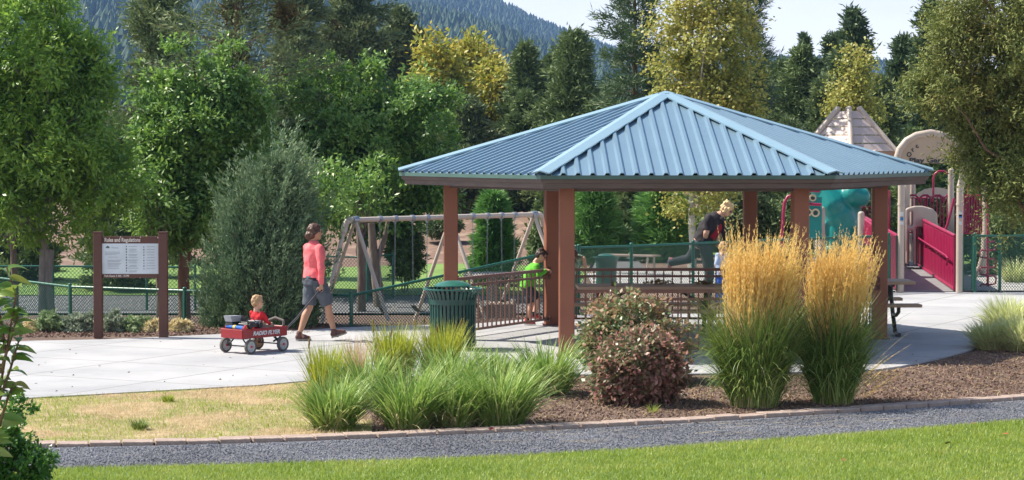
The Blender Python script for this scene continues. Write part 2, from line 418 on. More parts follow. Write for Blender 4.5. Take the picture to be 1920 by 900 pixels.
# ---------------------------------------------------------------- haze
lo, hi_ = (-1500, -60, -30), (1500, 2950, 400)
hb = MB(); hb.v = [(x, y, z) for x in (lo[0], hi_[0]) for y in (lo[1], hi_[1]) for z in (lo[2], hi_[2])]
hb.f = [(0, 1, 3, 2), (4, 6, 7, 5), (0, 4, 5, 1), (2, 3, 7, 6), (0, 2, 6, 4), (1, 5, 7, 3)]
M_haze = bpy.data.materials.new('haze'); M_haze.use_nodes = True; t = M_haze.node_tree; t.nodes.remove(t.nodes['Principled BSDF'])
vol = t.nodes.new('ShaderNodeVolumePrincipled'); vol.inputs['Density'].default_value = .00016; vol.inputs['Color'].default_value = (.28, .50, 1, 1)
vol.inputs['Anisotropy'].default_value = .1
t.links.new(vol.outputs[0], t.nodes['Material Output'].inputs['Volume'])
hz_o = hb.build('haze', M_haze); tag(hz_o, 'thin bluish haze between the park and the hill', 'haze', kind='stuff')

# ---------------------------------------------------------------- house beyond the bank
M_wall = mat('house_wall', (.30, .22, .13), (.33, .245, .15), 2, .85); M_shing = mat('shingles', (.27, .22, .21), (.34, .28, .265), 3, .9, bump=.4, bscale=10)
M_white = mat('white_trim', (.72, .72, .70), None, 3, .5); M_pane = mat('window_pane', (.07, .10, .14), (.12, .16, .22), 2, .1)
hs = empty('park_house', 'tan house with pinkish grey roof behind the young pines', 'house', (1.0, 96, .3))
MB().box((0, 4, 1.35), (9.0, 8, 3.0)).build('wall', M_wall, hs)
r = MB(); r.add([(-5, -.9, 2.6), (5, -.9, 2.6), (5, 8.8, 2.6), (-5, 8.8, 2.6), (-4.6, 4, 3.95), (4.6, 4, 3.95)], [(0, 1, 5, 4), (2, 3, 4, 5), (1, 2, 5), (3, 0, 4), (3, 2, 1, 0)])
r.build('roof', M_shing, hs)
for wx in (-.7,):
    wf = MB().box((wx, -.03, .95), (.85, .1, .55)).build('window', M_white, hs)
    MB().box((wx - .2, -.075, .95), (.33, .06, .43)).build('pane', M_pane, wf); MB().box((wx + .2, -.075, .95), (.33, .06, .43)).build('pane', M_pane, wf)
p = at(986, 246, 92)
ds = empty('round_lamp', 'small white round lamp on a thin pole above the house roof', 'lamp', (p.x, p.y, hz(p.x, p.y)))
MB().tube([(0, 0, 0), (0, 0, p.z - ds.location.z)], [.07, .05], 8).build('pole', M_white, ds)
MB().ell((0, 0, p.z - ds.location.z), (.2, .2, .13)).build('lamp_shade', M_white, ds, smooth=True)

# ================================================================ PAVILION
def painted(name, c, rough=.45, scale=5, d=.85, bump=.05, spec=.5): return mat(name, c, tuple(x * d for x in c), scale, rough, bump=bump, bscale=60, spec=spec)
M_roof = mat('roof_metal', (.20, .315, .41), (.215, .335, .43), 1.2, .33, metal=.35, bump=.02, bscale=3, spec=.6)
M_cap = mat('roof_trim', (.21, .335, .43), (.23, .36, .45), 1.2, .36, spec=.6)
M_drip = mat('drip_edge', (.06, .13, .11), None, 2, .4)
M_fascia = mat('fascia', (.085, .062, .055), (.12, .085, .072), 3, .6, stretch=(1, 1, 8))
M_post = mat('pavilion_post', (.27, .095, .05), (.235, .08, .045), 2.5, .55, bump=.08, bscale=40, c3=(.25, .088, .047))
M_rail = mat('railing_paint', (.15, .065, .045), (.18, .08, .055), 6, .45)
M_bolt = mat('bolt', (.4, .4, .4), None, 4, .4, metal=.8)
PC = Vector((2.206, 33.39)); TH = .021; RP = 3.083; RR = 3.791; ZE = 2.405; ZA = 3.505
base_a = [240, 300, 0, 60, 120, 180]
def hexp(r, i, z=0): a = R(base_a[i % 6]) + TH; return Vector((PC.x + r * math.cos(a), PC.y + r * math.sin(a), z))
pav = empty('picnic_pavilion', 'six sided picnic pavilion with blue green ribbed metal roof and rust brown posts', 'pavilion', (PC.x, PC.y, 0))
# roof
for i in range(6):
    A, B = hexp(RR, i, ZE), hexp(RR, i + 1, ZE); mid = (A + B) / 2; apex = Vector((PC.x, PC.y, ZA))
    e = (B - A); hl = e.length / 2; e.normalize(); sv = apex - mid; SL = sv.length; sv.normalize(); n = e.cross(sv).normalized()
    if n.z < 0: n = -n
    us = []; pitch = 2 * hl / 20
    prof = [(-.5, 0), (-.22, 0), (-.10, .038), (.10, .038), (.22, 0)]
    for k in range(20):
        uc = -hl + pitch * (k + .5)
        us += [(uc + a * pitch, h) for a, h in prof]
    us.append((hl, 0))
    rb = MB(); vs = []; fs = []
    for (u_, h) in us:
        vm = SL * (1 - abs(u_) / hl)
        for th in (0, -.012):
            vs += [mid + e * u_ - sv * .02 + n * (h + th), mid + e * u_ + sv * max(vm, .0) + n * (h + th)]
    for k in range(len(us) - 1):
        a = k * 4; b = a + 4
        fs += [(a, b, b + 1, a + 1), (a + 3, b + 3, b + 2, a + 2), (a + 2, b + 2, b, a)]
    rb.add(vs, fs); rb.build('roof_panel', M_roof, pav, True)
    # hip cap on corner i
    C = hexp(RR + .03, i, ZE); d = (apex - C); L = d.length; d.normalize()
    nl = []
    for s_ in (-1, 1):
        A2, B2 = hexp(RR, i if s_ > 0 else i - 1, ZE), hexp(RR, (i if s_ > 0 else i - 1) + 1, ZE)
        e2 = (B2 - A2).normalized(); sv2 = (apex - (A2 + B2) / 2).normalized(); n2 = e2.cross(sv2).normalized(); n2 = n2 if n2.z > 0 else -n2
        side = n2.cross(d).normalized()
        if side.dot((A2 + B2) / 2 - C) < 0: side = -side
        nl.append((side, n2))
    hc = MB(); up = (nl[0][1] + nl[1][1]).normalized()
    def edgep(p, k, wd_, hh): s_, n_ = nl[k]; return p + s_ * wd_ + n_ * hh
    T0, T1 = C, C + d * (L - .0)
    ring = []
    for p in (T0, T1):
        ring.append([edgep(p, 0, .125, .030), edgep(p, 0, .125, .050), p + up * .062, edgep(p, 1, .125, .050), edgep(p, 1, .125, .030), p + up * .045])
    vs = ring[0] + ring[1]; m_ = 6
    hc.add(vs, [(k, (k + 1) % m_, (k + 1) % m_ + m_, k + m_) for k in range(m_)] + [tuple(range(6))[::-1], tuple(range(6, 12))])
    hc.build('hip_cap', M_cap, pav, True)
    # gutter edge and fascia
    def ringpt(r, k, z): return hexp(r, k, z)
    g = MB(); vs = [ringpt(r, i + q, z) for q in (0, 1) for (r, z) in ((RR + .03, ZE - .004), (RR + .03, ZE - .055), (RR + .005, ZE - .055), (RR + .0, ZE - .004))]
    g.add(vs, [(0, 1, 5, 4), (1, 2, 6, 5), (2, 3, 7, 6), (3, 0, 4, 7)]); g.build('drip_edge', M_drip, pav, True)
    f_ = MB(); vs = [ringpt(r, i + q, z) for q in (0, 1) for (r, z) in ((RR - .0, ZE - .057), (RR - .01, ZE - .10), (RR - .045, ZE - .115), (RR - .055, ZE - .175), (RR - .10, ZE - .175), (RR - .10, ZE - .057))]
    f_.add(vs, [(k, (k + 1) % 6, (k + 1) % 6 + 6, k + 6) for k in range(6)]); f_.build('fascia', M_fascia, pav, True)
ac = MB(); ac.v = [tuple(hexp(.26, k, ZA - .02)) for k in range(6)] + [(PC.x, PC.y, ZA + .045)]; ac.f = [(k, (k + 1) % 6, 6) for k in range(6)] + [(5, 4, 3, 2, 1, 0)]
ac.build('apex_cap', M_cap, pav, True)
so_ = MB(); so_.v = [tuple(hexp(RR - .1, k, ZE - .06)) for k in range(6)] + [(PC.x, PC.y, ZA - .12)]; so_.f = [(k, (k + 1) % 6, 6) for k in range(6)]
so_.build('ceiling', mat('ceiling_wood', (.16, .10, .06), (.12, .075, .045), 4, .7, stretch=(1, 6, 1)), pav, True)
for i in range(6):
    p = hexp(RP, i); rz = math.atan2(PC.y - p.y, PC.x - p.x)
    po = MB().box((p.x, p.y, 1.15), (.205, .205, 2.3), TH + (R(8) if i in (4, 1) else 0)).build('post', M_post, pav, True)
    MB().box((p.x, p.y, .012), (.27, .27, .022), TH).build('base_plate', M_rail, po, True)
    q = hexp(RP, i + 1); 
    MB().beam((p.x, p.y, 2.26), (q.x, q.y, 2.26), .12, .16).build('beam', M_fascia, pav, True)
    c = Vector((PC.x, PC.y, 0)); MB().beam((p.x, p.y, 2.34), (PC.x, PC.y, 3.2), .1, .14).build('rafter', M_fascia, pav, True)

# railings between posts: a thing each
def railing(i, j, lab, off=.0):
    p, q = hexp(RP, i), hexp(RP, j); d = (q - p); L = d.length; d.normalize(); p = p + d * .12; q = q - d * .12; L -= .24
    e = empty('railing', lab, 'railing', tuple(p), math.atan2(d.y, d.x), 'brown metal railings between the pavilion posts')
    MB().box((L / 2, 0, .86), (L, .065, .045)).build('top_rail', M_rail, e)
    MB().box((L / 2, 0, .755), (L, .035, .035)).build('middle_rail', M_rail, e)
    MB().box((L / 2, 0, .10), (L, .035, .035)).build('bottom_rail', M_rail, e)
    n = int(L / .135)
    for k in range(1, n):
        MB().box((L * k / n, 0, .475), (.02, .02, .76)).build('baluster', M_rail, e)
    for xx in (0, L):
        for zz in (.86, .755, .1): MB().box((xx, 0, zz), (.02, .11, .08)).build('bracket', M_rail, e)
    return e
railing(5, 4, 'brown picket railing beside the green litter bin, the green shirted boy leans on it')
railing(0, 1, 'brown picket railing nearest the camera, behind the reddish bush')
railing(4, 3, 'brown picket railing on the far side of the pavilion behind the table')
railing(1, 2, 'brown picket railing on the right side, half hidden by the plume grass')

# ================================================================ PICNIC TABLES
M_wood = mat('table_wood', (.46, .31, .21), (.36, .235, .155), 3, .6, bump=.2, bscale=20, stretch=(.6, 9, 9)); M_dark = mat('dark_metal', (.025, .022, .022), None, 5, .4)
def table(x0, x1, yc, lab):
    L = x1 - x0; e = empty('picnic_table', lab, 'table', ((x0 + x1) / 2, yc, 0), R(1.5), 'picnic tables under the pavilion')
    for k in range(5):
        MB().box((0, -.31 + k * .155, .76), (L, .145, .045)).build('top_plank', M_wood, e)
    for s_ in (-1, 1):
        for k in (0, 1): MB().box((0, s_ * (.66 + k * .145), .455), (L, .135, .042)).build('seat_plank', M_wood, e)
    for sx in (-1, 1):
        x = sx * (L / 2 - .32); fr = MB()
        for s_ in (-1, 1):
            fr.tube([(x, s_ * .12, .735), (x, s_ * .16, .55), (x, s_ * .30, .3), (x, s_ * .5, .05), (x, s_ * .62, .03), (x, s_ * .8, .03)], .032, 8)
            fr.tube([(x, s_ * .3, .3), (x, s_ * .55, .3), (x, s_ * .74, .36), (x, s_ * .74, .43)], .028, 8)
            fr.tube([(x, s_ * .18, .5), (x + .0, s_ * .05, .5), (x - sx * .45, 0, .72)], .02, 6)
        fr.tube([(x, -.3, .72), (x, .3, .72)], .028, 8)
        fr.build('leg_frame', M_dark, e, smooth=True)
    return e
t1 = table(.93, 3.12, 33.35, 'long brown plank picnic table at the left, behind the reddish bush')
t2 = table(3.7, 5.93, 34.55, 'picnic table whose bench end sticks out past the right pavilion post')
M_twig = mat('dead_leaf', (.22, .15, .03), (.10, .06, .02), 9, .8)
def leafpile(x, y, z, n, sp, lab):
    c = np.array([x, y, z]); P = c + np.stack([rng.normal(0, sp, n), rng.normal(0, sp * .5, n), np.abs(rng.normal(0, .02, n)) + .006], 1)
    o = npmesh('leaf_litter', leafquads(P, rng.normal(size=(n, 3)) * [1, 1, .35], .06, .035), 4, M_twig); tag(o, lab, 'leaves')
leafpile(2.15, 33.6, .785, 70, .09, 'heap of yellow brown leaves in the middle of the picnic table')
leafpile(2.78, 33.5, .785, 50, .05, 'small clump of olive leaves near the right end of the picnic table')
leafpile(1.45, 33.2, .785, 14, .02, 'tiny dark cone lying near the left end of the picnic table')

# ================================================================ LITTER BIN
M_bin = mat('bin_green', (.006, .05, .038), (.009, .06, .045), 4, .33, spec=.6); M_binin = mat('bin_liner', (.012, .02, .02), None, 4, .6); M_lid = mat('bin_lid', (.02, .12, .095), (.03, .14, .115), 3, .35)
def litter_bin(x, y, z, lab, sc=1):
    b = empty('litter_bin', lab, 'litter bin', (x, y, z))
    ns = 36
    pr = [(.30, .06), (.305, .60), (.325, .69), (.35, .745), (.385, .795)]
    for k in range(ns):
        a = 2 * math.pi * k / ns; M_ = Matrix.Rotation(a, 4, 'Z'); s_ = MB(); vs = []; fs = []
        for i, (r_, z_) in enumerate(pr):
            for dr in (0, -.012):
                for dy in (-.018, .018): vs.append((r_ * sc + dr, dy, z_ * sc))
        for i in range(len(pr) - 1):
            o = i * 4; fs += [(o, o + 1, o + 5, o + 4), (o + 2, o + 6, o + 7, o + 3), (o, o + 4, o + 6, o + 2), (o + 1, o + 3, o + 7, o + 5)]
        s_.add(vs, fs, M_); s_.build('slat', M_bin, b)
    def ringb(r_, z0, z1, nm, m=M_bin, th=.014):
        MB().lathe([(r_ * sc, z0 * sc), (r_ * sc, z1 * sc), (r_ * sc - th, z1 * sc), (r_ * sc - th, z0 * sc)], 40, closed=True).build(nm, m, b, smooth=True)
    ringb(.318, .595, .665, 'band'); ringb(.312, .04, .10, 'bottom_ring'); ringb(.395, .79, .806, 'rim', M_lid, .03)
    MB().lathe([(0, .03), (.27 * sc, .03), (.275 * sc, .74 * sc), (.265 * sc, .74 * sc), (.26 * sc, .06), (0, .06)], 32).build('liner', M_binin, b, smooth=True)
    MB().lathe([(0, .905 * sc), (.1 * sc, .898 * sc), (.19 * sc, .873 * sc), (.245 * sc, .845 * sc), (.247 * sc, .832 * sc), (.2 * sc, .84 * sc), (0, .86 * sc)], 36).build('lid', M_lid, b, smooth=True)
    for k in range(3):
        a = R(30 + 120 * k); MB().tube([(.2 * math.cos(a) * sc, .2 * math.sin(a) * sc, .85 * sc), (.26 * math.cos(a) * sc, .26 * math.sin(a) * sc, .74 * sc)], .014, 8).build('lid_bracket', M_bin, b)
    return b
gb = gnd(849, 655)
litter_bin(gb.x, gb.y + .05, 0, 'dark green slatted metal litter bin with domed lid at the pavilion entrance', 1.04)

# ================================================================ SIGN
M_sbrown = mat('sign_brown', (.10, .035, .022), (.085, .03, .018), 3, .5); M_swhite = mat('sign_white', (.62, .68, .72), None, 2, .4); M_ink = mat('ink_grey', (.30, .34, .38), None, 2, .5)
M_inkd = mat('ink_dark', (.04, .05, .06), None, 2, .5); M_logo = mat('ink_green', (.05, .12, .09), None, 2, .5); M_letter = mat('sign_letter', (.68, .62, .55), None, 2, .5)
g1, g2 = gnd(185, 632.5), gnd(307, 632.5)
sg = empty('information_sign', 'brown park sign headed Rules and Regulations between two square posts', 'sign', tuple((g1 + g2) / 2), 0)
hw = (g2.x - g1.x) / 2
for s_ in (-1, 1): 
    po = MB().box((s_ * hw, 0, .755), (.125, .125, 1.53)).build('post', M_sbrown, sg); MB().box((s_ * hw, 0, 1.527), (.135, .135, .016)).build('post_cap', M_sbrown, po)
pz = lambda v: CH - (v - 269.3) / FPX * g1.y
zt, zb, zw1, zw2 = pz(443), pz(521.5), pz(456.5), pz(513.5)
pw = 2 * hw - .125
pn = MB().box((0, 0, (zt + zb) / 2), (pw, .03, zt - zb)).build('sign_board', M_sbrown, sg)
wh = MB().box((0, -.0185, (zw1 + zw2) / 2), (pw, .006, zw1 - zw2)).build('notice_sheet', M_swhite, sg)
def txt(body, size, x, z, m, par, nm='lettering', y=-.0235, off=0, space=1, W=None):
    me = textmesh(body, size, .001, offset=off, space=space)
    xs_ = [v.co.x for v in me.vertices]; k = 1
    if W: k = W / (max(xs_) - min(xs_))
    mb = MB(); addme(mb, me, facing((x, y, z)) @ Matrix.Diagonal((k, 1, 1, 1))); return mb.build(nm, m, par)
s129 = FPX / g1.y; fx = lambda u: (u - 246) / s129
txt('Rules and Regulations', .082, fx(231), pz(450), M_letter, sg, y=-.0165, off=.002, W=67 / s129)
txt('Park Hours: 5 AM - 10 PM', .046, fx(220), pz(517.6), M_letter, sg, y=-.0165, off=.001, W=46 / s129)
txt('Welcome!', .034, fx(217), pz(464.5), M_ink, wh, y=-.0225, W=13 / s129)
lg = MB(); lg.add([(fx(199), -.0225, pz(465)), (fx(203), -.0225, pz(460.5)), (fx(206), -.0225, pz(462)), (fx(207.5), -.0225, pz(465.2))], [(0, 1, 2, 3)]); lg.build('emblem', M_logo, wh)
ln = MB()
for (v, a, b) in [(472.5, 198, 226), (475, 198, 226), (477.5, 198, 220), (482, 204, 222), (488, 203, 229), (490.5, 203, 226), (494, 203, 229), (496.5, 203, 227), (499, 203, 224), (503, 203, 225)]:
    ln.box(((fx(a) + fx(b)) / 2, -.022, pz(v)), ((b - a) / s129, .002, .007))
for k in range(10):
    v = 462 + k * 5.1; ln.box((fx(251), -.022, pz(v)), (rng.uniform(13, 19) / s129, .002, .007)); 
    if k % 2: ln.box((fx(250), -.022, pz(v + 2)), (15 / s129, .002, .006))
for k in range(9):
    v = 462.5 + k * 5.1; ln.box((fx(284), -.022, pz(v)), (rng.uniform(12, 18) / s129, .002, .007))
ln.build('printed_lines', M_ink, wh)
ic = MB()
for k in range(10): ic.box((fx(238.5), -.022, pz(462 + k * 5.1)), (.017 if k % 3 else .012, .002, .02))
for k in range(9): ic.box((fx(271.3), -.022, pz(463 + k * 5.1)), (.015 if k % 2 else .010, .002, .02))
ic.build('pictogram', M_inkd, wh)
for (u, v) in ((196, 444), (228, 444.5), (265, 445), (298, 446), (196, 519), (228, 519.5), (264, 521)):
    MB().ell((fx(u), -.017, pz(v)), .008, 8, 5).build('bolt', M_bolt, pn)

# ================================================================ FENCES
M_fgreen = mat('fence_green', (.008, .10, .065), (.012, .13, .085), 5, .35, spec=.6); M_mesh = mat('chain_mesh', (.02, .13, .10), None, 5, .4)
def chain(parent, p, q, b0, b1, t0, t1, cell=.055, wr=.0045):
    """diamond mesh between base points p,q (Vectors xy), bottoms b0,b1, tops t0,t1"""
    d = Vector((q[0] - p[0], q[1] - p[1], 0)); L = d.length; d.normalize(); nn = Vector((-d.y, d.x, 0))
    bot = lambda u: b0 + (b1 - b0) * u / L; top = lambda u: t0 + (t1 - t0) * u / L
    zmin, zmax = min(b0, b1), max(t0, t1); segs = []
    for sg_ in (1, -1):
        c = -(zmax - zmin) if sg_ > 0 else 0
        c0 = -zmax if sg_ > 0 else zmin; c1 = L - zmin if sg_ > 0 else L + zmax
        c = math.floor(c0 / (cell * 1.0)) * cell
        while c < c1:
            # line z = (u-c) for + ; z = (c-u) for -
            us = np.linspace(0, L, 60); zs = (us - c) if sg_ > 0 else (c - us)
            ok = (zs > bot(us)) & (zs < top(us))
            if ok.any():
                ua = us[ok].min(); ub = us[ok].max()
                st = L / 59
                # refine ends
                for _ in range(8):
                    st /= 2
                    for nm in ('a', 'b'):
                        u_ = (ua - st) if nm == 'a' else (ub + st); z_ = (u_ - c) if sg_ > 0 else (c - u_)
                        if 0 <= u_ <= L and bot(u_) < z_ < top(u_):
                            if nm == 'a': ua = u_
                            else: ub = u_
                if ub - ua > .01: segs.append((ua, (ua - c) if sg_ > 0 else (c - ua), ub, (ub - c) if sg_ > 0 else (c - ub), sg_))
            c += cell
    V = []
    P0 = np.array([p[0], p[1], 0]); D = np.array(d); NN = np.array(nn)
    for (ua, za, ub, zb, s_) in segs:
        A = P0 + D * ua + np.array([0, 0, za]) + NN * .002 * s_; B = P0 + D * ub + np.array([0, 0, zb]) + NN * .002 * s_
        dr = (B - A) / np.linalg.norm(B - A); sd_ = np.cross(dr, NN); 
        # thin square wire: two crossed ribbons
        V.append([A - sd_ * wr, B - sd_ * wr, B + sd_ * wr, A + sd_ * wr]); V.append([A - NN * wr, B - NN * wr, B + NN * wr, A + NN * wr])
    return npmesh('chain_mesh', V, 4, M_mesh, parent, shift=tuple(parent.location))
def fence(lab, pts, group=None, posts=None, fat=.022, cell=.055, midrail=False):
    """pts: (x,y,zbottom,ztop)"""
    o = pts[0]; e = empty('chain_link_fence', lab, 'fence', (o[0], o[1], o[2]), 0, group)
    for k in range(len(pts) - 1):
        a, b = pts[k], pts[k + 1]
        MB().tube([(a[0], a[1], a[3]), (b[0], b[1], b[3])], fat, 8).build('top_rail', M_fgreen, e, True, True)
        chain(e, a, b, a[2], b[2], a[3], b[3], cell)
        # wire ties along the rail
        n = int(math.hypot(b[0] - a[0], b[1] - a[1]) / .11); tm = MB()
        for i in range(1, n):
            t_ = i / n; tm.ell((a[0] + (b[0] - a[0]) * t_, a[1] + (b[1] - a[1]) * t_, a[3] + (b[3] - a[3]) * t_), (fat * .7, fat * 1.25, fat * 1.3), 6, 4)
        if n > 1 and cell < .06: tm.build('wire_tie', M_mesh, e, True).__setitem__('kind', 'stuff')
        if midrail: MB().tube([(a[0], a[1], a[3] - .2), (b[0], b[1], b[3] - .2)], fat * .7, 6).build('middle_rail', M_fgreen, e, True, True)
    for k, a in enumerate(pts):
        if posts and not posts[k]: continue
        MB().tube([(a[0], a[1], a[2] - .2), (a[0], a[1], a[3] + .035)], fat * 1.35, 10).ell((a[0], a[1], a[3] + .04), (.034, .034, .022), 10, 6).build('post', M_fgreen, e, True, True)
    return e
def fp(u, Y, zt, dz=0): 
    x = (u - 960) / FPX * Y; return (x, Y, hz(x, Y) + dz, zt)
a0 = fp(-160, 41, .62); a1 = fp(130, 38.2, .46); a2 = fp(250, 37.6, .48); a2b = fp(345, 37.0, .47); a3 = fp(500, 36.5, .46); a4 = fp(658, 36.0, .46)
a4 = (a4[0], a4[1], -.72, .46)
fence('low green chain link fence running behind the brown sign and the bushy juniper', [a0, a1, a2b, a3, a4], posts=[1, 1, 1, 1, 0])
fence('green chain link fence whose rail slopes up from the swings to the pavilion', [a4, (fp(1012, 38.1, 0)[0], 38.1, -.15, .99), (fp(1080, 38.6, 0)[0], 38.6, -.03, 1.07)], posts=[1, 0, 1])
fence('green chain link fence the blonde woman leans over, behind the picnic tables', [(fp(1080, 38.6, 0)[0] + .05, 38.65, -.03, 1.08), (fp(1184, 39.5, 0)[0], 39.5, -.03, 1.07), (fp(1300, 40.5, 0)[0], 40.5, -.03, 1.07), (fp(1440, 41.9, 0)[0], 41.9, -.03, 1.07), (fp(1570, 43.1, 0)[0], 43.1, -.03, 1.07), (fp(1667, 44, 0)[0], 44.0, -.03, 1.07)], midrail=False)
fence('green chain link fence to the right of the playground gate', [fp(1829, 44.0, 1.07), fp(1876, 44.3, 1.05), fp(1990, 44.8, 1.05), fp(2150, 45.5, 1.05)], cell=.062)
fence('far green fence panel seen between the left swing legs', [fp(598, 56, .1), fp(688, 55.5, .1), fp(737, 57.0, .1)], cell=.09)
fence('far green fence crossing behind the three thin trunks at the left', [fp(-60, 53, .02), fp(98, 53, .02), fp(274, 53, 0.0), fp(365, 53, 0.0)], cell=.09)
def gate_panel(u0, u1, Y, lab):
    x0, x1 = (u0 - 960) / FPX * Y, (u1 - 960) / FPX * Y; e = empty('gate_leaf', lab, 'gate', (x0, Y, 0))
    MB().tube([(x0, Y, .06), (x0, Y, 1.07), (x1, Y, 1.07), (x1, Y, .06), (x0, Y, .06)], .02, 8).build('gate_frame', M_fgreen, e, True, True)
    chain(e, (x0, Y), (x1, Y), .06, .06, 1.07, 1.07, .03, .0035)
gate_panel(1669, 1684, 43.9, 'narrow green mesh gate leaf left of the ramp')
gate_panel(1806, 1824, 43.9, 'green mesh gate leaf right of the tan arch post')

# ================================================================ SWING SET
M_tan = mat('tan_paint', (.50, .43, .36), (.55, .48, .41), 3, .4); M_chain = mat('galvanised', (.33, .37, .42), None, 8, .35, metal=.6); M_belt = mat('black_rubber', (.02, .02, .022), None, 8, .6)
sA = Vector((-3.21, 46, 1.30)); sB = Vector((.57, 49.7, 1.30)); bd = (sB - sA); sL = bd.length; bd.normalize(); bp = Vector((bd.y, -bd.x, 0))
sw = empty('swing_set', 'long tan pipe swing set with four belt swings behind the fence', 'swing set', (sA.x, sA.y, hz(sA.x, sA.y)))
MB().tube([sA - bd * .0, sB], .052, 14).build('top_beam', M_tan, sw, True, True)
def leg(top, foot, r_=.039): 
    foot = Vector(foot); foot.z = hz(foot.x, foot.y) - .05
    return MB().tube([top, foot], r_, 12).build('leg', M_tan, sw, True, True)
for (c, s_) in ((sA, -1), (sB, 1)):
    MB().tube([c - bd * s_ * .02, c + bd * s_ * .04 + Vector((0, 0, -.01)), c + bd * s_ * .1 + Vector((0, 0, -.06)), c + bd * s_ * .13 + Vector((0, 0, -.16)), c + bd * s_ * .16 + Vector((0, 0, -.25))], .066, 14).build('elbow', M_tan, sw, True, True)
    leg(c + bd * s_ * .16 + Vector((0, 0, -.24)), c + bd * s_ * .85, .044)
    t_ = c - bd * s_ * .14
    leg(t_, t_ + bp * 1.22); leg(t_, t_ - bp * 1.22)
    MB().tube([t_ - bd * .07, t_ + bd * .07], .078, 12).build('clamp', M_chain, sw, True, True)
mid = sA + bd * (sL * .515)
leg(mid, mid + bp * -1.2); leg(mid, mid + bp * 1.2)
MB().tube([mid - bd * .07, mid + bd * .07], .078, 12).build('clamp', M_chain, sw, True, True)
def onbeam(u):  # parameter on the beam seen at pixel column u
    k = (u - 960) / FPX; s_ = (k * sA.y - sA.x) / (bd.x - k * bd.y); return s_
for (u0, u1) in ((712, 741), (773, 801), (886, 914), (940, 965)):
    s0, s1 = onbeam(u0), onbeam(u1); p0, p1 = sA + bd * s0, sA + bd * s1; zs = -.47
    m_ = (p0 + p1) / 2; swg = empty('belt_swing', 'black belt swing on long chains, ' + {712: 'leftmost of the four', 773: 'second from the left, its seat beside the middle leg', 886: 'first to the right of the brown pavilion post', 940: 'last at the right end of the beam'}[u0], 'swing', (m_.x, m_.y, zs), 0, 'belt swings on the swing set')
    for p_ in (p0, p1):
        hd = (m_ - p_) * .12
        pts = []; n = 46
        ch = MB(); top_ = p_ + Vector((0, 0, -.1))
        z0_, z1_ = top_.z, zs
        for k in range(n):
            a_ = z0_ + (z1_ - z0_) * k / n; b_ = z0_ + (z1_ - z0_) * (k + 1.25) / n; f_ = k / n; c_ = p_ + hd * f_
            w_ = .011; dd_ = bd if k % 2 else bp
            ch.tube([(c_.x - dd_.x * w_, c_.y - dd_.y * w_, a_), (c_.x - dd_.x * w_, c_.y - dd_.y * w_, b_)], .0045, 4, False)
            ch.tube([(c_.x + dd_.x * w_, c_.y + dd_.y * w_, a_), (c_.x + dd_.x * w_, c_.y + dd_.y * w_, b_)], .0045, 4, False)
        ch.build('chain', M_chain, swg, True)
        MB().tube([p_ - bd * .035, p_ + bd * .035], .072, 10).box((p_.x, p_.y, p_.z - .085), (.03, .03, .05)).build('hanger', M_chain, swg, True)
    q0, q1 = p0 + (m_ - p0) * .12, p1 + (m_ - p1) * .12
    bl = MB(); row = []
    for k in range(9):
        t_ = k / 8; c_ = q0.lerp(q1, t_); z_ = zs - math.sin(math.pi * t_) * .13
        row += [(c_ + bp * .08 + Vector((0, 0, z_ - c_.z))), (c_ - bp * .08 + Vector((0, 0, z_ - c_.z))), (c_ - bp * .08 + Vector((0, 0, z_ - c_.z - .014))), (c_ + bp * .08 + Vector((0, 0, z_ - c_.z - .014)))]
    bl.add(row, [(k * 4 + a_, k * 4 + (a_ + 1) % 4, k * 4 + 4 + (a_ + 1) % 4, k * 4 + 4 + a_) for k in range(8) for a_ in range(4)] + [(0, 1, 2, 3), (32, 35, 34, 33)])
    bl.build('seat', M_belt, swg, True)

# stone seat wall, picnic bench and rocks by the swings (seen through the mesh)
M_stone = mat('pale_stone', (.40, .35, .31), (.50, .46, .42), 4, .85, bump=.4, bscale=20)
c = at(925, 517, 56); e = empty('round_table', 'pale round topped table beyond the swings beside the brown post', 'table', (c.x, c.y, hz(c.x, c.y)))
hh = c.z - e.location.z
MB().lathe([(0, hh + .06), (.72, hh + .06), (.75, hh + .03), (.72, hh), (0, hh)], 28).build('tabletop', M_stone, e, smooth=True); MB().lathe([(.2, 0), (.14, .1), (.13, hh)], 16).build('pedestal', M_stone, e, smooth=True)
M_block = mat('stone_block', (.30, .23, .19), (.38, .30, .25), 3, .9, bump=.5, bscale=12)
c = at(930, 574, 49); b = MB().box((0, 0, .25), (.85, .5, .5)); o = b.build('stone_block', M_block); o.location = (c.x, c.y, hz(c.x, c.y)); tag(o, 'square brown stone block behind the brown railing', 'stone block')
rb = empty('rubber_border', 'low grey curb edging the swing area just behind the pavement', 'curb', (-1.2, 40.5, hz(-1.2, 40.5)))
MB().box((0, 0, .12), (3.6, .22, .3), R(6)).build('curb_block', mat('curb_grey', (.17, .19, .18), None, 3, .8), rb)

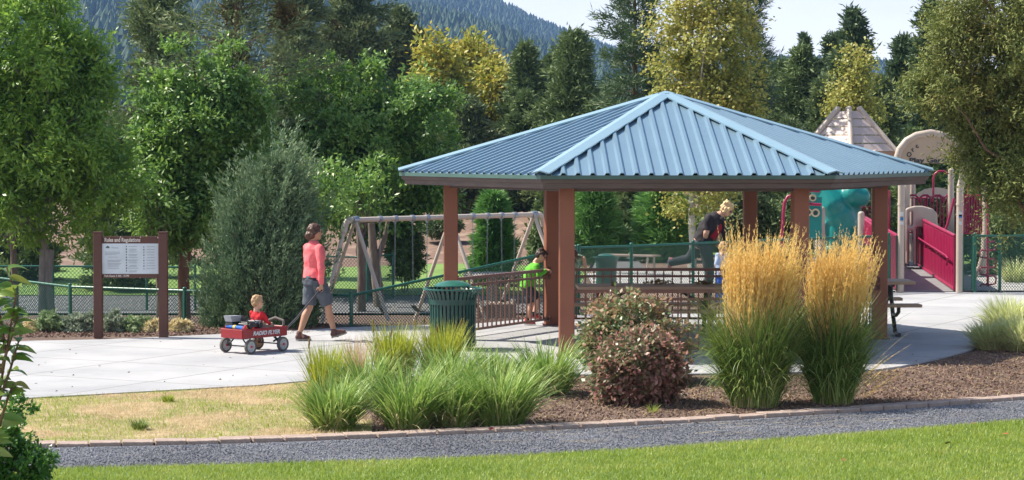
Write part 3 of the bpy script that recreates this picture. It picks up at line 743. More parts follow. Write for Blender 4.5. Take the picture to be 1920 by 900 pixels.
# ================================================================ PLAY STRUCTURE
M_maroon = mat('maroon_plastic', (.27, .010, .055), (.31, .014, .07), 3, .35, spec=.5); M_ptan = mat('tan_plastic', (.44, .37, .31), (.50, .42, .35), 3, .4)
M_roofp = mat('play_roof', (.46, .38, .345), (.51, .42, .385), 3, .5); M_orange = mat('roof_edge', (.40, .22, .13), None, 3, .5); M_teal = mat('teal_plastic', (.005, .20, .185), (.008, .24, .22), 2, .38, spec=.45)
M_sgnp = mat('arch_panel', (.46, .35, .25), (.50, .385, .28), 2, .5); M_ring = mat('cream_plastic', (.62, .55, .36), None, 2, .4); M_deck = mat('ramp_deck', (.17, .18, .19), (.22, .23, .24), 4, .8, bump=.2)
M_sticker = mat('sticker_white', (.7, .72, .75), None, 2, .4); M_stickb = mat('sticker_blue', (.03, .18, .5), None, 2, .4)
X_ = lambda u, Y: (u - 960) / FPX * Y
Zp = lambda v, Y: CH - (v - 269.3) / FPX * Y
# entrance arch
Ya = 43.9; ea = empty('entrance_arch', 'tan pipe arch over the ramp with a sign reading Play Garden', 'arch', (X_(1745, Ya), Ya, 0))
def post(u, Y, v0, v1=None, r_=.064, par=None, nm='post', m=M_ptan, dome=True):
    x = X_(u, Y); z1_ = Zp(v0, Y); z0_ = Zp(v1, Y) if v1 else hz(x, Y)
    b = MB().tube([(x, Y, z0_), (x, Y, z1_)], r_, 14)
    if dome: b.ell((x, Y, z1_), (r_, r_, r_ * .8), 14, 8)
    return b.build(nm, m, par, True, True)
p1_ = post(1690, Ya, 340, 548, par=ea); p2_ = post(1800, Ya, 350, 548, par=ea)
for (u, pp) in ((1690, p1_), (1800, p2_)):
    MB().tube([(X_(u, Ya), Ya, Zp(385, Ya)), (X_(u, Ya), Ya, Zp(381, Ya))], .074, 14).build('collar', M_ptan, pp, True, True)
    for (v, m, hh_) in ((401, M_sticker, 8), (410 - 5 * (u > 1700), M_stickb, 6), (418, M_sticker, 6)):
        MB().box((X_(u, Ya), Ya - .066, Zp(v, Ya)), (.06, .006, hh_ / 99.5)).build('sticker', m, pp, True)
arc = [(1690, 345), (1683, 320), (1681, 300), (1687, 280), (1700, 264), (1718, 254), (1745, 249), (1772, 254), (1790, 265), (1803, 283), (1808, 305), (1806, 330), (1800, 352)]
MB().tube([at(u, v, Ya) for u, v in arc], .068, 14).build('arch_pipe', M_ptan, ea, True, True)
pan = [(1684, 306), (1688, 284), (1702, 268), (1720, 259), (1745, 255), (1770, 259), (1788, 270), (1800, 288), (1804, 306)]
b = MB(); n = len(pan); vs = [at(u, v, Ya - .01) for u, v in pan] + [at(u, v, Ya + .03) for u, v in pan]
b.add(vs, [tuple(range(n)), tuple(range(n, 2 * n))[::-1]] + [(i, i + n, (i + 1) % n + n, (i + 1) % n) for i in range(n)]); panel = b.build('sign_panel', M_sgnp, ea, True)
def wtxt(body, size, p, m, par, W=None, rot=0, shear=0, yaw=0, off=.0):
    me = textmesh(body, size, .003, shear=shear, offset=off); xs_ = [v.co.x for v in me.vertices]; k = W / (max(xs_) - min(xs_)) if W else 1
    mb = MB(); addme(mb, me, facing(p, yaw) @ Matrix.Rotation(rot, 4, 'Z') @ Matrix.Diagonal((k, 1, 1, 1))); return mb.build('lettering', m, par, True)
wtxt('Play Garden', .125, at(1748, 301, Ya - .016), M_inkd, panel, W=86 / 99.5, off=.004)
for ch_, u, v, r0 in (('O', 1705, 290, 52), ('r', 1711, 281, 40), ('c', 1719, 274, 30)): wtxt(ch_, .12, at(u, v, Ya - .016), M_inkd, panel, rot=R(r0), off=.004)

ps = empty('play_structure', 'large maroon, tan and teal playground structure behind the pavilion', 'playground', (X_(1700, 47), 47, 0))
# ramp
Y0, Y1 = 44.1, 50.0
def quadbox(a, b, c, d, t, nm, m):  # four corner points + thickness along x
    T = Vector((t, 0, 0)); v = [a, b, c, d, a + T, b + T, c + T, d + T]
    return MB().add(v, [(0, 1, 2, 3), (7, 6, 5, 4), (0, 4, 5, 1), (1, 5, 6, 2), (2, 6, 7, 3), (3, 7, 4, 0)])
xl0, xl1, xr0, xr1 = 7.28, 7.55, 8.43, 8.75
d_ = MB(); v = [(xl0, Y0, .01), (xr0, Y0, .01), (xr1, Y1, .2), (xl1, Y1, .2), (xl0, Y0, -.08), (xr0, Y0, -.08), (xr1, Y1, .1), (xl1, Y1, .1)]
d_.add(v, [(0, 1, 2, 3), (7, 6, 5, 4), (0, 4, 5, 1), (1, 5, 6, 2), (2, 6, 7, 3), (3, 7, 4, 0)]).build('ramp', M_deck, ps, True)
MB().box((8.3, 51.6, .13), (3.2, 3.2, .12)).build('deck', M_deck, ps, True)
def ramp_panel(xa, xb, z0a, z0b, z1a, z1b, Ya_, Yb_, side):
    rp = MB(); n = 26
    for k in range(n):
        t_ = (k + .5) / n; x = xa + (xb - xa) * t_; Y = Ya_ + (Yb_ - Ya_) * t_
        rp.beam((x, Y, z0a + (z0b - z0a) * t_ + .05), (x, Y, z1a + (z1b - z1a) * t_ - .05), .13, .035, up=(side, 0, 0))
    o = rp.build('ramp_panel', M_maroon, ps, True)
    a, b, c, e_ = Vector((xa, Ya_, z0a)), Vector((xb, Yb_, z0b)), Vector((xb, Yb_, z1b)), Vector((xa, Ya_, z1a))
    q_ = MB(); q_.add([a + Vector((-.008, 0, 0)), b + Vector((-.008, 0, 0)), c + Vector((-.008, 0, 0)), e_ + Vector((-.008, 0, 0)), a + Vector((.008, 0, 0)), b + Vector((.008, 0, 0)), c + Vector((.008, 0, 0)), e_ + Vector((.008, 0, 0))], [(0, 1, 2, 3), (7, 6, 5, 4), (0, 4, 5, 1), (1, 5, 6, 2), (2, 6, 7, 3), (3, 7, 4, 0)])
    q_.build('panel_sheet', M_maroon, o, True)
    MB().tube([a, e_, c, b, a], .035, 8).build('panel_frame', M_maroon, o, True, True)
    s_ = side * .12
    h1 = [a.lerp(e_, .62) + Vector((s_, 0, 0)), b.lerp(c, .62) + Vector((s_, 0, 0))]
    MB().tube([h1[0] + Vector((0, .2, -.18)), h1[0] + Vector((0, .1, -.04)), h1[0] + Vector((0, .3, 0)), h1[1] + Vector((0, -.3, 0)), h1[1] + Vector((0, -.1, -.04)), h1[1] + Vector((0, -.2, -.18))], .02, 8).build('handrail', M_maroon, o, True, True)
    for t_ in (.3, .62): 
        p_ = h1[0].lerp(h1[1], t_); MB().tube([p_, p_ + Vector((0, 0, -.1)), p_ + Vector((-s_, 0, -.12))], .016, 6).build('rail_bracket', M_maroon, o, True)
ramp_panel(xr0 - .03, xr1 - .03, .05, .22, 1.06, 1.23, Y0, Y1, -1)
ramp_panel(xl0 + .03, xl1 + .03, .05, .22, 1.06, 1.23, Y0, Y1, 1)
# second, outer ramp going up to the left
ramp_panel(X_(1662, 46), X_(1596, 52), .05, .3, 1.0, 1.35, 46, 52, -1)
# tall tan posts
for (u, Y, v0) in ((1700.5, 50, 300), (1711, 52, 310), (1783, 50.5, 320), (1846, 49, 345), (1534, 50, 285), (1575, 53, 285), (1640, 50, 285)):
    post(u, Y, v0, r_=.066, par=ps)
for (u, Y, v0) in ((1615, 47, 401), (1541, 47, 392)): post(u, Y, v0, r_=.068, par=ps)
# short post in front of the tunnel
post(1729, 49.3, 402, 440, .06, ps)
# play roof
Yr = 51; cx_ = X_(1590, Yr); zt_, zb_ = Zp(207, Yr), Zp(283, Yr) ; rt_, rb_ = .28, 1.12
def hx(r_, k, z_): a = R(60 * k + 25); return Vector((cx_ + r_ * math.cos(a), Yr + r_ * math.sin(a), z_))
for k in range(6):
    n_ = 5; vs = []; fs = []
    for i in range(n_):
        t0_, t1_ = i / n_, (i + 1) / n_ - .02
        for t_ in (t0_, t1_):
            r_ = rb_ + (rt_ - rb_) * t_; z_ = zb_ + (zt_ - zb_) * t_; 
            if t_ == t0_: r_ += .012
            vs += [hx(r_, k, z_), hx(r_, k + 1, z_), hx(r_ - .03, k, z_), hx(r_ - .03, k + 1, z_)]
        o_ = i * 8; fs += [(o_, o_ + 1, o_ + 5, o_ + 4), (o_ + 2, o_ + 6, o_ + 7, o_ + 3), (o_, o_ + 2, o_ + 3, o_ + 1), (o_ + 4, o_ + 5, o_ + 7, o_ + 6)]
    MB().add(vs, fs).build('roof_panel', M_roofp, ps, True)
    A, B = hx(rb_ + .02, k, zb_ - .005), hx(rb_ + .02, k + 1, zb_ - .005)
    MB().beam(A + Vector((0, 0, -.06)), B + Vector((0, 0, -.06)), .04, .11).build('roof_edge', M_orange, ps, True)
    d = hx(rb_, k, zb_) - hx(rt_, k, zt_); out = Vector((d.x, d.y, 0)).normalized(); bpt = hx(rb_, k, zb_)
    MB().tube([hx(rt_, k, zt_ + .03), hx(rt_, k, zt_) + d * .12 + Vector((0, 0, .03)), bpt + Vector((0, 0, .03)), bpt + out * .22 + Vector((0, 0, -.15)), bpt + out * .32 + Vector((0, 0, -.22))], .058, 10).ell(hx(rt_, k, zt_ + .03), .06, 10, 8).build('roof_ridge', M_ptan, ps, True, True)
MB().lathe([(0, 0), (rt_ - .02, 0), (rt_ - .02, -.05), (0, -.05)], 6, (cx_, Yr, zt_ - .02)).build('roof_top', M_roofp, ps, True)
# teal climbing form
b = MB(); Yt = 47.5
def P(u, v, dy=0): return at(u, v, Yt + dy)
b.cap(P(1535, 352), .20, P(1560, 372), .24); b.cap(P(1560, 372), .24, P(1592, 368), .2); b.cap(P(1592, 368), .2, P(1612, 372), .185); b.cap(P(1612, 372), .185, P(1618, 362), .12)
b.cap(P(1560, 380, -.05), .26, P(1572, 405, -.05), .30); b.cap(P(1572, 402), .34, P(1582, 425), .32); b.cap(P(1582, 425), .32, P(1583, 470), .32); b.cap(P(1545, 358), .22, P(1562, 385, -.1), .28); b.cap(P(1598, 365, -.1), .24, P(1614, 370, -.1), .2); b.cap(P(1566, 430, -.1), .17, P(1566, 475, -.15), .17); b.cap(P(1592, 390, .1), .25, P(1594, 415, .1), .22)
b.cap(P(1554, 412, -.1), .06, P(1545, 425, -.15), .05); b.cap(P(1545, 425, -.15), .05, P(1546, 445, -.15), .05); b.cap(P(1546, 445, -.15), .05, P(1552, 462, -.15), .05)
b.cap(P(1583, 470), .26, P(1583, 548), .28); b.cap(P(1540, 478, -.3), .14, P(1620, 470, .1), .12)
tm = b.remesh('climbing_boulder', M_teal, None, vox=.028, sm=5)
o = tm; tm.data.transform(Matrix.Translation(-Vector((X_(1700, 47), 47, 0)))); tm.parent = ps; tm.name = 'climbing_form'
# teal ring panel
Yq = 46.8; b = MB(); b.box((X_(1527, Yq), Yq, (Zp(372, Yq) + Zp(446, Yq)) / 2), ((1540 - 1512) / FPX * Yq, .05, (446 - 366) / FPX * Yq)); tp = b.build('ring_panel', M_teal, ps, True)
for (u, v, r_) in ((1529, 399, .085), (1516, 398, .075), (1524, 371, .07)):
    cc = at(u, v, Yq - .035); Mx = Matrix.Rotation(R(90), 4, 'X')
    MB().lathe([(r_, -.02), (r_, .02), (r_ * .62, .02), (r_ * .62, -.02)], 20, cc, Mx, closed=True).build('ring', M_ring, tp, True, True)
    MB().lathe([(0, .012), (r_ * .35, .012), (r_ * .35, -.012), (0, -.012)], 14, cc, Mx).build('ring_centre', M_inkd, tp, True)
# maroon bent pole at left
MB().tube([at(u, v, 46.5) for u, v in ((1467, 560), (1467, 435), (1469, 400), (1471, 380), (1477, 369), (1486, 366), (1510, 367))], .034, 10).build('bent_pole', M_maroon, ps, True, True)
MB().tube([at(u, v, 46.5) for u, v in ((1510, 357), (1537, 358))], .03, 8).tube([at(u, v, 46.5) for u, v in ((1510, 382), (1540, 384))], .03, 8).build('cross_pole', M_maroon, ps, True, True)
# cream crawl tunnel
b = MB(); Yc = 49.0
outl = [(1700, 497), (1699, 430), (1698, 412), (1699, 400), (1703, 391), (1712, 387), (1728, 387), (1746, 391), (1755, 398), (1758, 408), (1757, 424), (1740, 428), (1722, 424), (1719, 432), (1716, 440), (1716, 497)]
n = len(outl); vs = [at(u, v, Yc) for u, v in outl] + [at(u, v, Yc + .5) for u, v in outl]
b.add(vs, [tuple(range(n)), tuple(range(n, 2 * n))[::-1]] + [(i, i + n, (i + 1) % n + n, (i + 1) % n) for i in range(n)])
b = MB()
for pl in ([(1698, 392), (1703, 389), (1703, 497), (1698, 497)], [(1712, 389), (1718, 389), (1718, 497), (1712, 497)], [(1699, 397), (1704, 389), (1714, 386), (1730, 386), (1748, 391), (1757, 400), (1750, 400), (1735, 396), (1712, 396)], [(1698, 424), (1718, 424), (1718, 432), (1698, 432)], [(1717, 388), (1745, 391), (1757, 401), (1758, 424), (1717, 426)]):
    n = len(pl); vs = [at(u, v, Yc) for u, v in pl] + [at(u, v, Yc + .45) for u, v in pl]
    b.add(vs, [tuple(range(n)), tuple(range(n, 2 * n))[::-1]] + [(i, i + n, (i + 1) % n + n, (i + 1) % n) for i in range(n)])
b.remesh('crawl_tunnel', M_ptan, None, vox=.022, sm=5); tu = bpy.data.objects['crawl_tunnel']
tu.data.transform(Matrix.Translation(-Vector((X_(1700, 47), 47, 0)))); tu.parent = ps
# guard rails of the deck
def bars(u0, u1, Y, v0, v1, n_, m=M_maroon, r_=.014, loops=False):
    x0, x1 = X_(u0, Y), X_(u1, Y); z0_, z1_ = Zp(v1, Y), Zp(v0, Y)
    fr = MB().tube([(x0, Y, z0_), (x0, Y, z1_), (x1, Y, z1_), (x1, Y, z0_), (x0, Y, z0_)], .024, 8).build('guard_frame', m, ps, True, True)
    for k in range(1, n_):
        x = x0 + (x1 - x0) * k / n_; MB().tube([(x, Y, z0_), (x, Y, z1_)], r_, 6).build('guard_bar', m, fr, True, True)
    return fr
bars(1692, 1735, 51.5, 371, 436, 7); bars(1738, 1789, 51.5, 369, 436, 8)
for u in (1712, 1735, 1758, 1780):
    MB().tube([at(u - 10, 378, 51.2), at(u - 9, 370, 51.2), at(u - 4, 366, 51.2), at(u + 4, 366, 51.2), at(u + 9, 370, 51.2), at(u + 10, 378, 51.2)], .024, 8).build('loop_handle', M_maroon, ps, True, True)
bars(1808, 1842, 48.5, 366, 437, 7, r_=.018)
for u, v in ((1815, 345), (1832, 350)): MB().tube([at(u, v, 48.6), at(u, 370, 48.6)], .02, 8).build('upright', M_maroon, ps, True, True)
MB().tube([at(u, v, 50.2) for u, v in ((1750, 368), (1750, 335), (1753, 326), (1760, 321), (1770, 321), (1778, 326))], .025, 10).build('bent_pole', M_maroon, ps, True, True)
MB().tube([at(u, v, 49.6) for u, v in ((1789, 372), (1777, 420), (1772, 432))], .03, 8).build('brace', M_maroon, ps, True, True)
# rounded grey backing panel
b = MB(); outl = [(1714, 372), (1720, 362), (1735, 354), (1755, 351), (1775, 354), (1786, 362), (1790, 372)]; n = len(outl)
vs = [at(u, v, 53) for u, v in outl] + [at(u, v, 53.05) for u, v in outl]
b.add(vs, [tuple(range(n)), tuple(range(n, 2 * n))[::-1]] + [(i, i + n, (i + 1) % n + n, (i + 1) % n) for i in range(n)]).build('rounded_panel', M_ptan, ps, True)
# loop ladder at right
cl = MB().tube([at(u, v, 45.6) for u, v in ((1852, 345), (1852, 470), (1852, 560))], .026, 8)
cl.build('ladder_pole', M_maroon, ps, True, True)
for v in (468, 500, 532):
    MB().tube([at(u, vv, 45.5) for u, vv in ((1852, v - 14), (1864, v - 15), (1868, v - 10), (1866, v), (1856, v + 2), (1840, v + 1), (1837, v + 6), (1838, v + 14), (1852, v + 16))], .018, 8).build('ladder_loop', M_maroon, ps, True, True)
MB().tube([at(u, v, 46.5) for u, v in ((1848, 350), (1848, 430), (1846, 470), (1838, 500), (1826, 520))], .062, 12).build('curved_post', M_ptan, ps, True, True)
post(1660, 49, 352, par=ps, r_=.02, m=M_maroon); post(1668, 49.5, 358, par=ps, r_=.02, m=M_maroon)
bars(1600, 1640, 52, 388, 440, 7)

c = at(1137, 472, 46.5); litter_bin(c.x, c.y, hz(c.x, c.y) + .03, 'second dark green litter bin, standing beyond the fence behind the picnic table', .68)
c = at(1180, 500, 50); e = empty('park_bench', 'low backless slatted bench beyond the fence right of the second litter bin', 'bench', (c.x, c.y, hz(c.x, c.y)), R(-30))
for k in range(3): MB().box((0, -.12 + k * .13, .44), (1.3, .11, .035)).build('seat_slat', M_block, e)
for q in (-1, 1):
    b = MB(); b.tube([(q * .5, -.12, .42), (q * .5, -.15, 0)], .025, 8).tube([(q * .5, .18, .42), (q * .5, .2, 0)], .025, 8).build('leg_frame', M_tan, e)

# ================================================================ PEOPLE
M_skin = mat('skin', (.55, .31, .21), (.60, .35, .245), 8, .5); M_skint = mat('tanned_skin', (.44, .23, .14), (.49, .265, .165), 8, .5)
M_eye = mat('eye', (.02, .015, .012), None, 3, .2); M_lip = mat('lip', (.38, .12, .10), None, 3, .5)
def fabric(n, c, d=.8): return mat(n, c, tuple(x * d for x in c), 9, .85, bump=.25, bscale=45)
def loft(b, pts, side, rs, rf, n=16):
    pts = [Vector(p) for p in pts]; vs = []; m_ = len(pts)
    for i, p in enumerate(pts):
        t_ = (pts[min(i + 1, m_ - 1)] - pts[max(i - 1, 0)]).normalized(); sv = (Vector(side) - t_ * t_.dot(Vector(side))).normalized(); fv = t_.cross(sv)
        for k in range(n):
            a = 2 * math.pi * k / n; vs.append(p + sv * math.cos(a) * rs[i] + fv * math.sin(a) * rf[i])
    fs = [(i * n + k, i * n + (k + 1) % n, (i + 1) * n + (k + 1) % n, (i + 1) * n + k) for i in range(m_ - 1) for k in range(n)]
    fs += [tuple(range(n))[::-1], tuple(range((m_ - 1) * n, m_ * n))]
    return b.add(vs, fs)
def chain_caps(b, pts, rs):
    for i in range(len(pts) - 1): b.cap(pts[i], rs[i], pts[i + 1], rs[i + 1], 12)
def hand(b, wr, d, pn, s=1.0, curl=.7, side=1):
    """palm leaves the wrist along d, palm faces pn; fingers curl towards pn; thumb on +side"""
    d = Vector(d).normalized(); pn = Vector(pn); pn = (pn - d * pn.dot(d)).normalized(); sv = d.cross(pn) * side
    wr = Vector(wr); pc = wr + d * .045 * s
    Mx = Matrix((d, sv, pn)).transposed().to_4x4()
    b.ell(pc, (.052 * s, .042 * s, .019 * s), 14, 9, Mx); b.cap(wr - d * .02 * s, .024 * s, wr + d * .02 * s, .024 * s)
    for k, (o, L) in enumerate(((.031, .068), (.011, .078), (-.010, .072), (-.030, .056))):
        p0 = wr + d * .078 * s + sv * o * s; cu = curl * (1 + .1 * k)
        p1 = p0 + (d * math.cos(cu * .6) + pn * math.sin(cu * .6)) * L * .45 * s
        p2 = p1 + (d * math.cos(cu * 1.5) + pn * math.sin(cu * 1.5)) * L * .32 * s
        p3 = p2 + (d * math.cos(cu * 2.3) + pn * math.sin(cu * 2.3)) * L * .26 * s
        chain_caps(b, [p0 - d * .02 * s, p0, p1, p2, p3], [.0095 * s, .0095 * s, .009 * s, .0082 * s, .007 * s])
    t0 = wr + d * .025 * s + sv * .03 * s; t1 = t0 + (d * .6 + sv * .75 + pn * .3).normalized() * .034 * s; t2 = t1 + (d * .85 + sv * .2 + pn * .5).normalized() * .03 * s
    chain_caps(b, [t0, t1, t2], [.013 * s, .0105 * s, .0085 * s])
def head(b, c, F, Up, s=1.0):
    F = Vector(F).normalized(); Up = Vector(Up); Up = (Up - F * Up.dot(F)).normalized(); L = Up.cross(F)
    Mx = Matrix((F, L, Up)).transposed().to_4x4(); c = Vector(c)
    w_ = lambda x, y, z: c + (F * x + L * y + Up * z) * s
    b.ell(w_(-.012, 0, .02), (.094 * s, .076 * s, .098 * s), 18, 12, Mx); b.ell(w_(.022, 0, -.045), (.062 * s, .056 * s, .066 * s), 16, 10, Mx)
    b.ell(w_(.052, 0, -.088), (.026 * s, .026 * s, .02 * s), 10, 8, Mx)
    b.cap(w_(.082, 0, .008), .008 * s, w_(.102, 0, -.028), .0125 * s, 8); b.ell(w_(.062, 0, .026), (.026 * s, .052 * s, .014 * s), 12, 8, Mx)
    for q in (-1, 1):
        b.ell(w_(-.002, q * .077, -.01), (.02 * s, .009 * s, .031 * s), 10, 8, Mx); b.ell(w_(.05, q * .036, -.03), (.024 * s, .022 * s, .02 * s), 10, 8, Mx)
    b.cap(w_(-.02, 0, -.06), .047 * s, w_(-.035, 0, -.15), .048 * s)
    return w_, Mx
def face(e, w_, Mx, s, glasses=False):
    for q in (-1, 1):
        MB().ell(w_(.078, q * .032, .004), (.009 * s, .013 * s, .008 * s), 10, 6, Mx).build('eye', M_eye, e, smooth=True)
        MB().cap(w_(.086, q * .018, .026), .0035 * s, w_(.078, q * .048, .028), .003 * s, 6).build('eyebrow', M_brown, e, smooth=True)
    MB().ell(w_(.078, 0, -.058), (.008 * s, .024 * s, .006 * s), 12, 6, Mx).build('mouth', M_lip, e, smooth=True)
    if glasses:
        g_ = MB()
        for q in (-1, 1):
            g_.ell(w_(.096, q * .034, .004), (.005 * s, .027 * s, .019 * s), 12, 8, Mx); g_.cap(w_(.094, q * .06, .008), .004 * s, w_(.0, q * .083, .008), .004 * s, 6)
        g_.cap(w_(.098, -.012, .006), .004 * s, w_(.098, .012, .006), .004 * s, 6); g_.build('glasses', M_eye, e)
M_brown = mat('brown_hair', (.055, .022, .012), (.10, .045, .022), 30, .5, stretch=(1, 1, .3)); M_blond = mat('blond_hair', (.50, .34, .16), (.66, .48, .26), 30, .5); M_sandy = mat('sandy_hair', (.33, .19, .09), (.45, .28, .14), 30, .55); M_dkhair = mat('dark_hair', (.025, .013, .009), (.045, .022, .015), 30, .5)
M_pink = fabric('pink_knit', (.88, .17, .185)); M_grey = fabric('grey_shorts', (.095, .11, .135)); M_blackf = fabric('black_knit', (.018, .014, .018)); M_redf = fabric('red_cotton', (.62, .015, .025)); M_green = fabric('green_cotton', (.13, .50, .035)); M_sage = fabric('sage_cotton', (.20, .27, .19)); M_lblue = fabric('pale_blue_cotton', (.42, .52, .72)); M_khaki = fabric('khaki_cotton', (.38, .33, .26)); M_bluef = fabric('blue_cotton', (.03, .12, .5)); M_slate = fabric('slate_trousers', (.045, .05, .065)); M_wine = fabric('wine_cotton', (.33, .012, .03))
M_shoe = fabric('brown_shoe', (.16, .075, .065)); M_shoer = fabric('red_shoe', (.55, .06, .06)); M_sole = mat('shoe_sole', (.45, .40, .36), None, 4, .7); M_shoep = fabric('pink_shoe', (.75, .18, .25)); M_sock = fabric('black_sock', (.02, .02, .025))
def hair(e, w_, Mx, s, m, kind):
    h = MB()
    h.ell(w_(-.022, 0, .038), (.099 * s, .086 * s, .098 * s), 18, 12, Mx)
    if kind == 'short':
        h.ell(w_(-.05, 0, -.005), (.068 * s, .078 * s, .075 * s), 14, 10, Mx); h.ell(w_(.05, .015, .088), (.04 * s, .055 * s, .028 * s), 12, 8, Mx)
    if kind == 'bun':
        h.ell(w_(-.06, 0, -.02), (.066 * s, .078 * s, .085 * s), 14, 10, Mx); h.ell(w_(-.105, 0, -.045), (.055 * s, .062 * s, .06 * s), 14, 10, Mx); h.ell(w_(.03, 0, .085), (.05 * s, .06 * s, .03 * s), 12, 8, Mx)
        h.cap(w_(.01, .08, .02), .018 * s, w_(-.06, .076, -.03), .022 * s); h.cap(w_(.01, -.08, .02), .018 * s, w_(-.06, -.076, -.03), .022 * s)
    if kind == 'bob':
        r2 = random.Random(5)
        for k in range(46):
            a = r2.uniform(0, 6.28); zz = r2.uniform(-.06, .12); rr = .088 * math.sqrt(max(.05, 1 - ((zz - .03) / .13) ** 2))
            x, y = -.025 + rr * math.cos(a), rr * math.sin(a)
            if x > .03 and zz < .07: continue
            h.ell(w_(x, y, zz), r2.uniform(.018, .03) * s, 8, 6)
        for q in (-1, 1): h.cap(w_(.03, q * .083, .04), .02 * s, w_(.035, q * .088, -.05), .017 * s); h.cap(w_(-.02, q * .085, .0), .028 * s, w_(-.02, q * .09, -.06), .022 * s)
    return h.remesh('hair', m, e, vox=.0065, sm=2, disp=(.012, 26))
def shoe(e, heel, toe, up, s, m, sole=M_sole):
    heel, toe, up = Vector(heel), Vector(toe), Vector(up).normalized(); d = (toe - heel).normalized(); sv = up.cross(d).normalized(); up = d.cross(sv)
    L = (toe - heel).length; Mx = Matrix((d, sv, up)).transposed().to_4x4(); w_ = lambda x, y, z: heel + d * x * L + sv * y * s + up * z * s
    b = MB(); b.ell(w_(.2, 0, .045), (L * .24, .038 * s, .048 * s), 14, 10, Mx); b.ell(w_(.62, 0, .034), (L * .36, .045 * s, .034 * s), 14, 10, Mx); b.cap(w_(.25, 0, .06), .038 * s, w_(.2, 0, .095), .04 * s)
    b.cap(w_(.35, 0, .06), .034 * s, w_(.62, 0, .045), .034 * s)
    o = b.remesh('shoe', m, e, vox=.0065, sm=3)
    c = MB()
    for z0 in (0,):
        ring = []
        for z_ in (-.004, .018):
            ring += [tuple(w_(.5 + .52 * math.cos(a), .046 * math.sin(a) * (1 - .18 * math.cos(a) * -1), z_)) for a in [2 * math.pi * k / 16 for k in range(16)]]
        c.add(ring, [tuple(range(16))[::-1], tuple(range(16, 32))] + [(k, (k + 1) % 16, (k + 1) % 16 + 16, k + 16) for k in range(16)])
    c.build('sole', sole, o); return o

# ---- woman pulling the wagon
gw = gnd(590, 638.5); wm = empty('person', 'woman in a pink long sleeved top and grey knee shorts pulling the red wagon', 'person', (gw.x, gw.y, 0), R(38))
b = MB()
hipL, hipR = Vector((.0, .088, .88)), Vector((0, -.088, .88))
kR, aR = Vector((.17, -.095, .49)), Vector((.27, -.10, .115)); kL, aL = Vector((-.03, .09, .475)), Vector((-.20, .09, .10))
for h, k, a in ((hipR, kR, aR), (hipL, kL, aL)):
    chain_caps(b, [h, h.lerp(k, .5), k], [.092, .078, .056]); chain_caps(b, [k, k.lerp(a, .32) + Vector((-.014, 0, 0)), a.lerp(k, .12)], [.054, .057, .037])
    b.cap(a, .036, a + Vector((.05, 0, -.045)), .035)
loft(b, [(-.01, 0, .82), (-.015, 0, .93), (-.01, 0, 1.05), (.0, 0, 1.2), (-.005, 0, 1.32), (-.01, 0, 1.40)], (0, 1, 0), [.15, .17, .135, .15, .165, .08], [.1, .125, .1, .12, .105, .07])
shR, shL = Vector((-.015, -.165, 1.315)), Vector((-.0, .165, 1.325))
eR, wR = Vector((-.045, -.245, 1.04)), Vector((-.02, -.205, .80)); eL, wL = Vector((.02, .21, 1.06)), Vector((.17, .19, .88))
chain_caps(b, [shR, shR.lerp(eR, .5), eR], [.05, .045, .036]); chain_caps(b, [eR, eR.lerp(wR, .3), wR], [.036, .036, .025])
chain_caps(b, [shL, shL.lerp(eL, .5), eL], [.05, .045, .036]); chain_caps(b, [eL, eL.lerp(wL, .3), wL], [.036, .036, .025])
hand(b, wR, (-.05, .05, -1), (0, 1, 0), .98, 1.25, -1); hand(b, wL, (.5, 0, -.8), (0, -1, 0), .98, .6, 1)
w_, Mx = head(b, (.02, 0, 1.545), (1, -.28, .0), (.03, 0, 1), .99)
b.remesh('body', M_skint, wm, vox=.0068, sm=4)
hair(wm, w_, Mx, .99, M_brown, 'bun'); face(wm, w_, Mx, .99)
t_ = MB(); loft(t_, [(-.015, 0, .875), (-.015, 0, .94), (-.01, 0, 1.05), (.0, 0, 1.2), (-.005, 0, 1.32), (-.01, 0, 1.385), (-.012, 0, 1.43)], (0, 1, 0), [.188, .186, .155, .172, .178, .10, .062], [.142, .142, .122, .145, .125, .085, .06])
for s_, e_, w2 in ((shR, eR, wR), (shL, eL, wL)):
    chain_caps(t_, [s_, s_.lerp(e_, .5), e_], [.067, .060, .052]); t_.cap(e_, .052, w2.lerp(e_, .06), .036, ends=(1, 0))
t_.remesh('top', M_pink, wm, vox=.009, sm=4, disp=(.016, 11))
t_ = MB(); loft(t_, [(-.02, 0, .935), (-.02, 0, .88), (-.018, 0, .80)], (0, 1, 0), [.172, .185, .18], [.13, .148, .135])
for h, k in ((hipR, kR), (hipL, kL)): t_.tube([h + Vector((0, 0, .01)), h.lerp(k, .5), h.lerp(k, .93)], [.102, .106, .098], 16)
t_.remesh('shorts', M_grey, wm, vox=.009, sm=3, disp=(.012, 13))
MB().lathe([(.19, -.02), (.19, .02), (.175, .02), (.175, -.02)], 28, (-.018, 0, .885), Matrix.Diagonal((.76, 1, 1, 1)), closed=True).build('waistband', M_blackf, wm, smooth=True)
shoe(wm, (.225, -.10, .035), (.47, -.12, .095), (-.25, 0, 1), 1, M_shoe); shoe(wm, (-.26, .09, .012), (-.0, .10, .004), (0, 0, 1), 1, M_shoe)

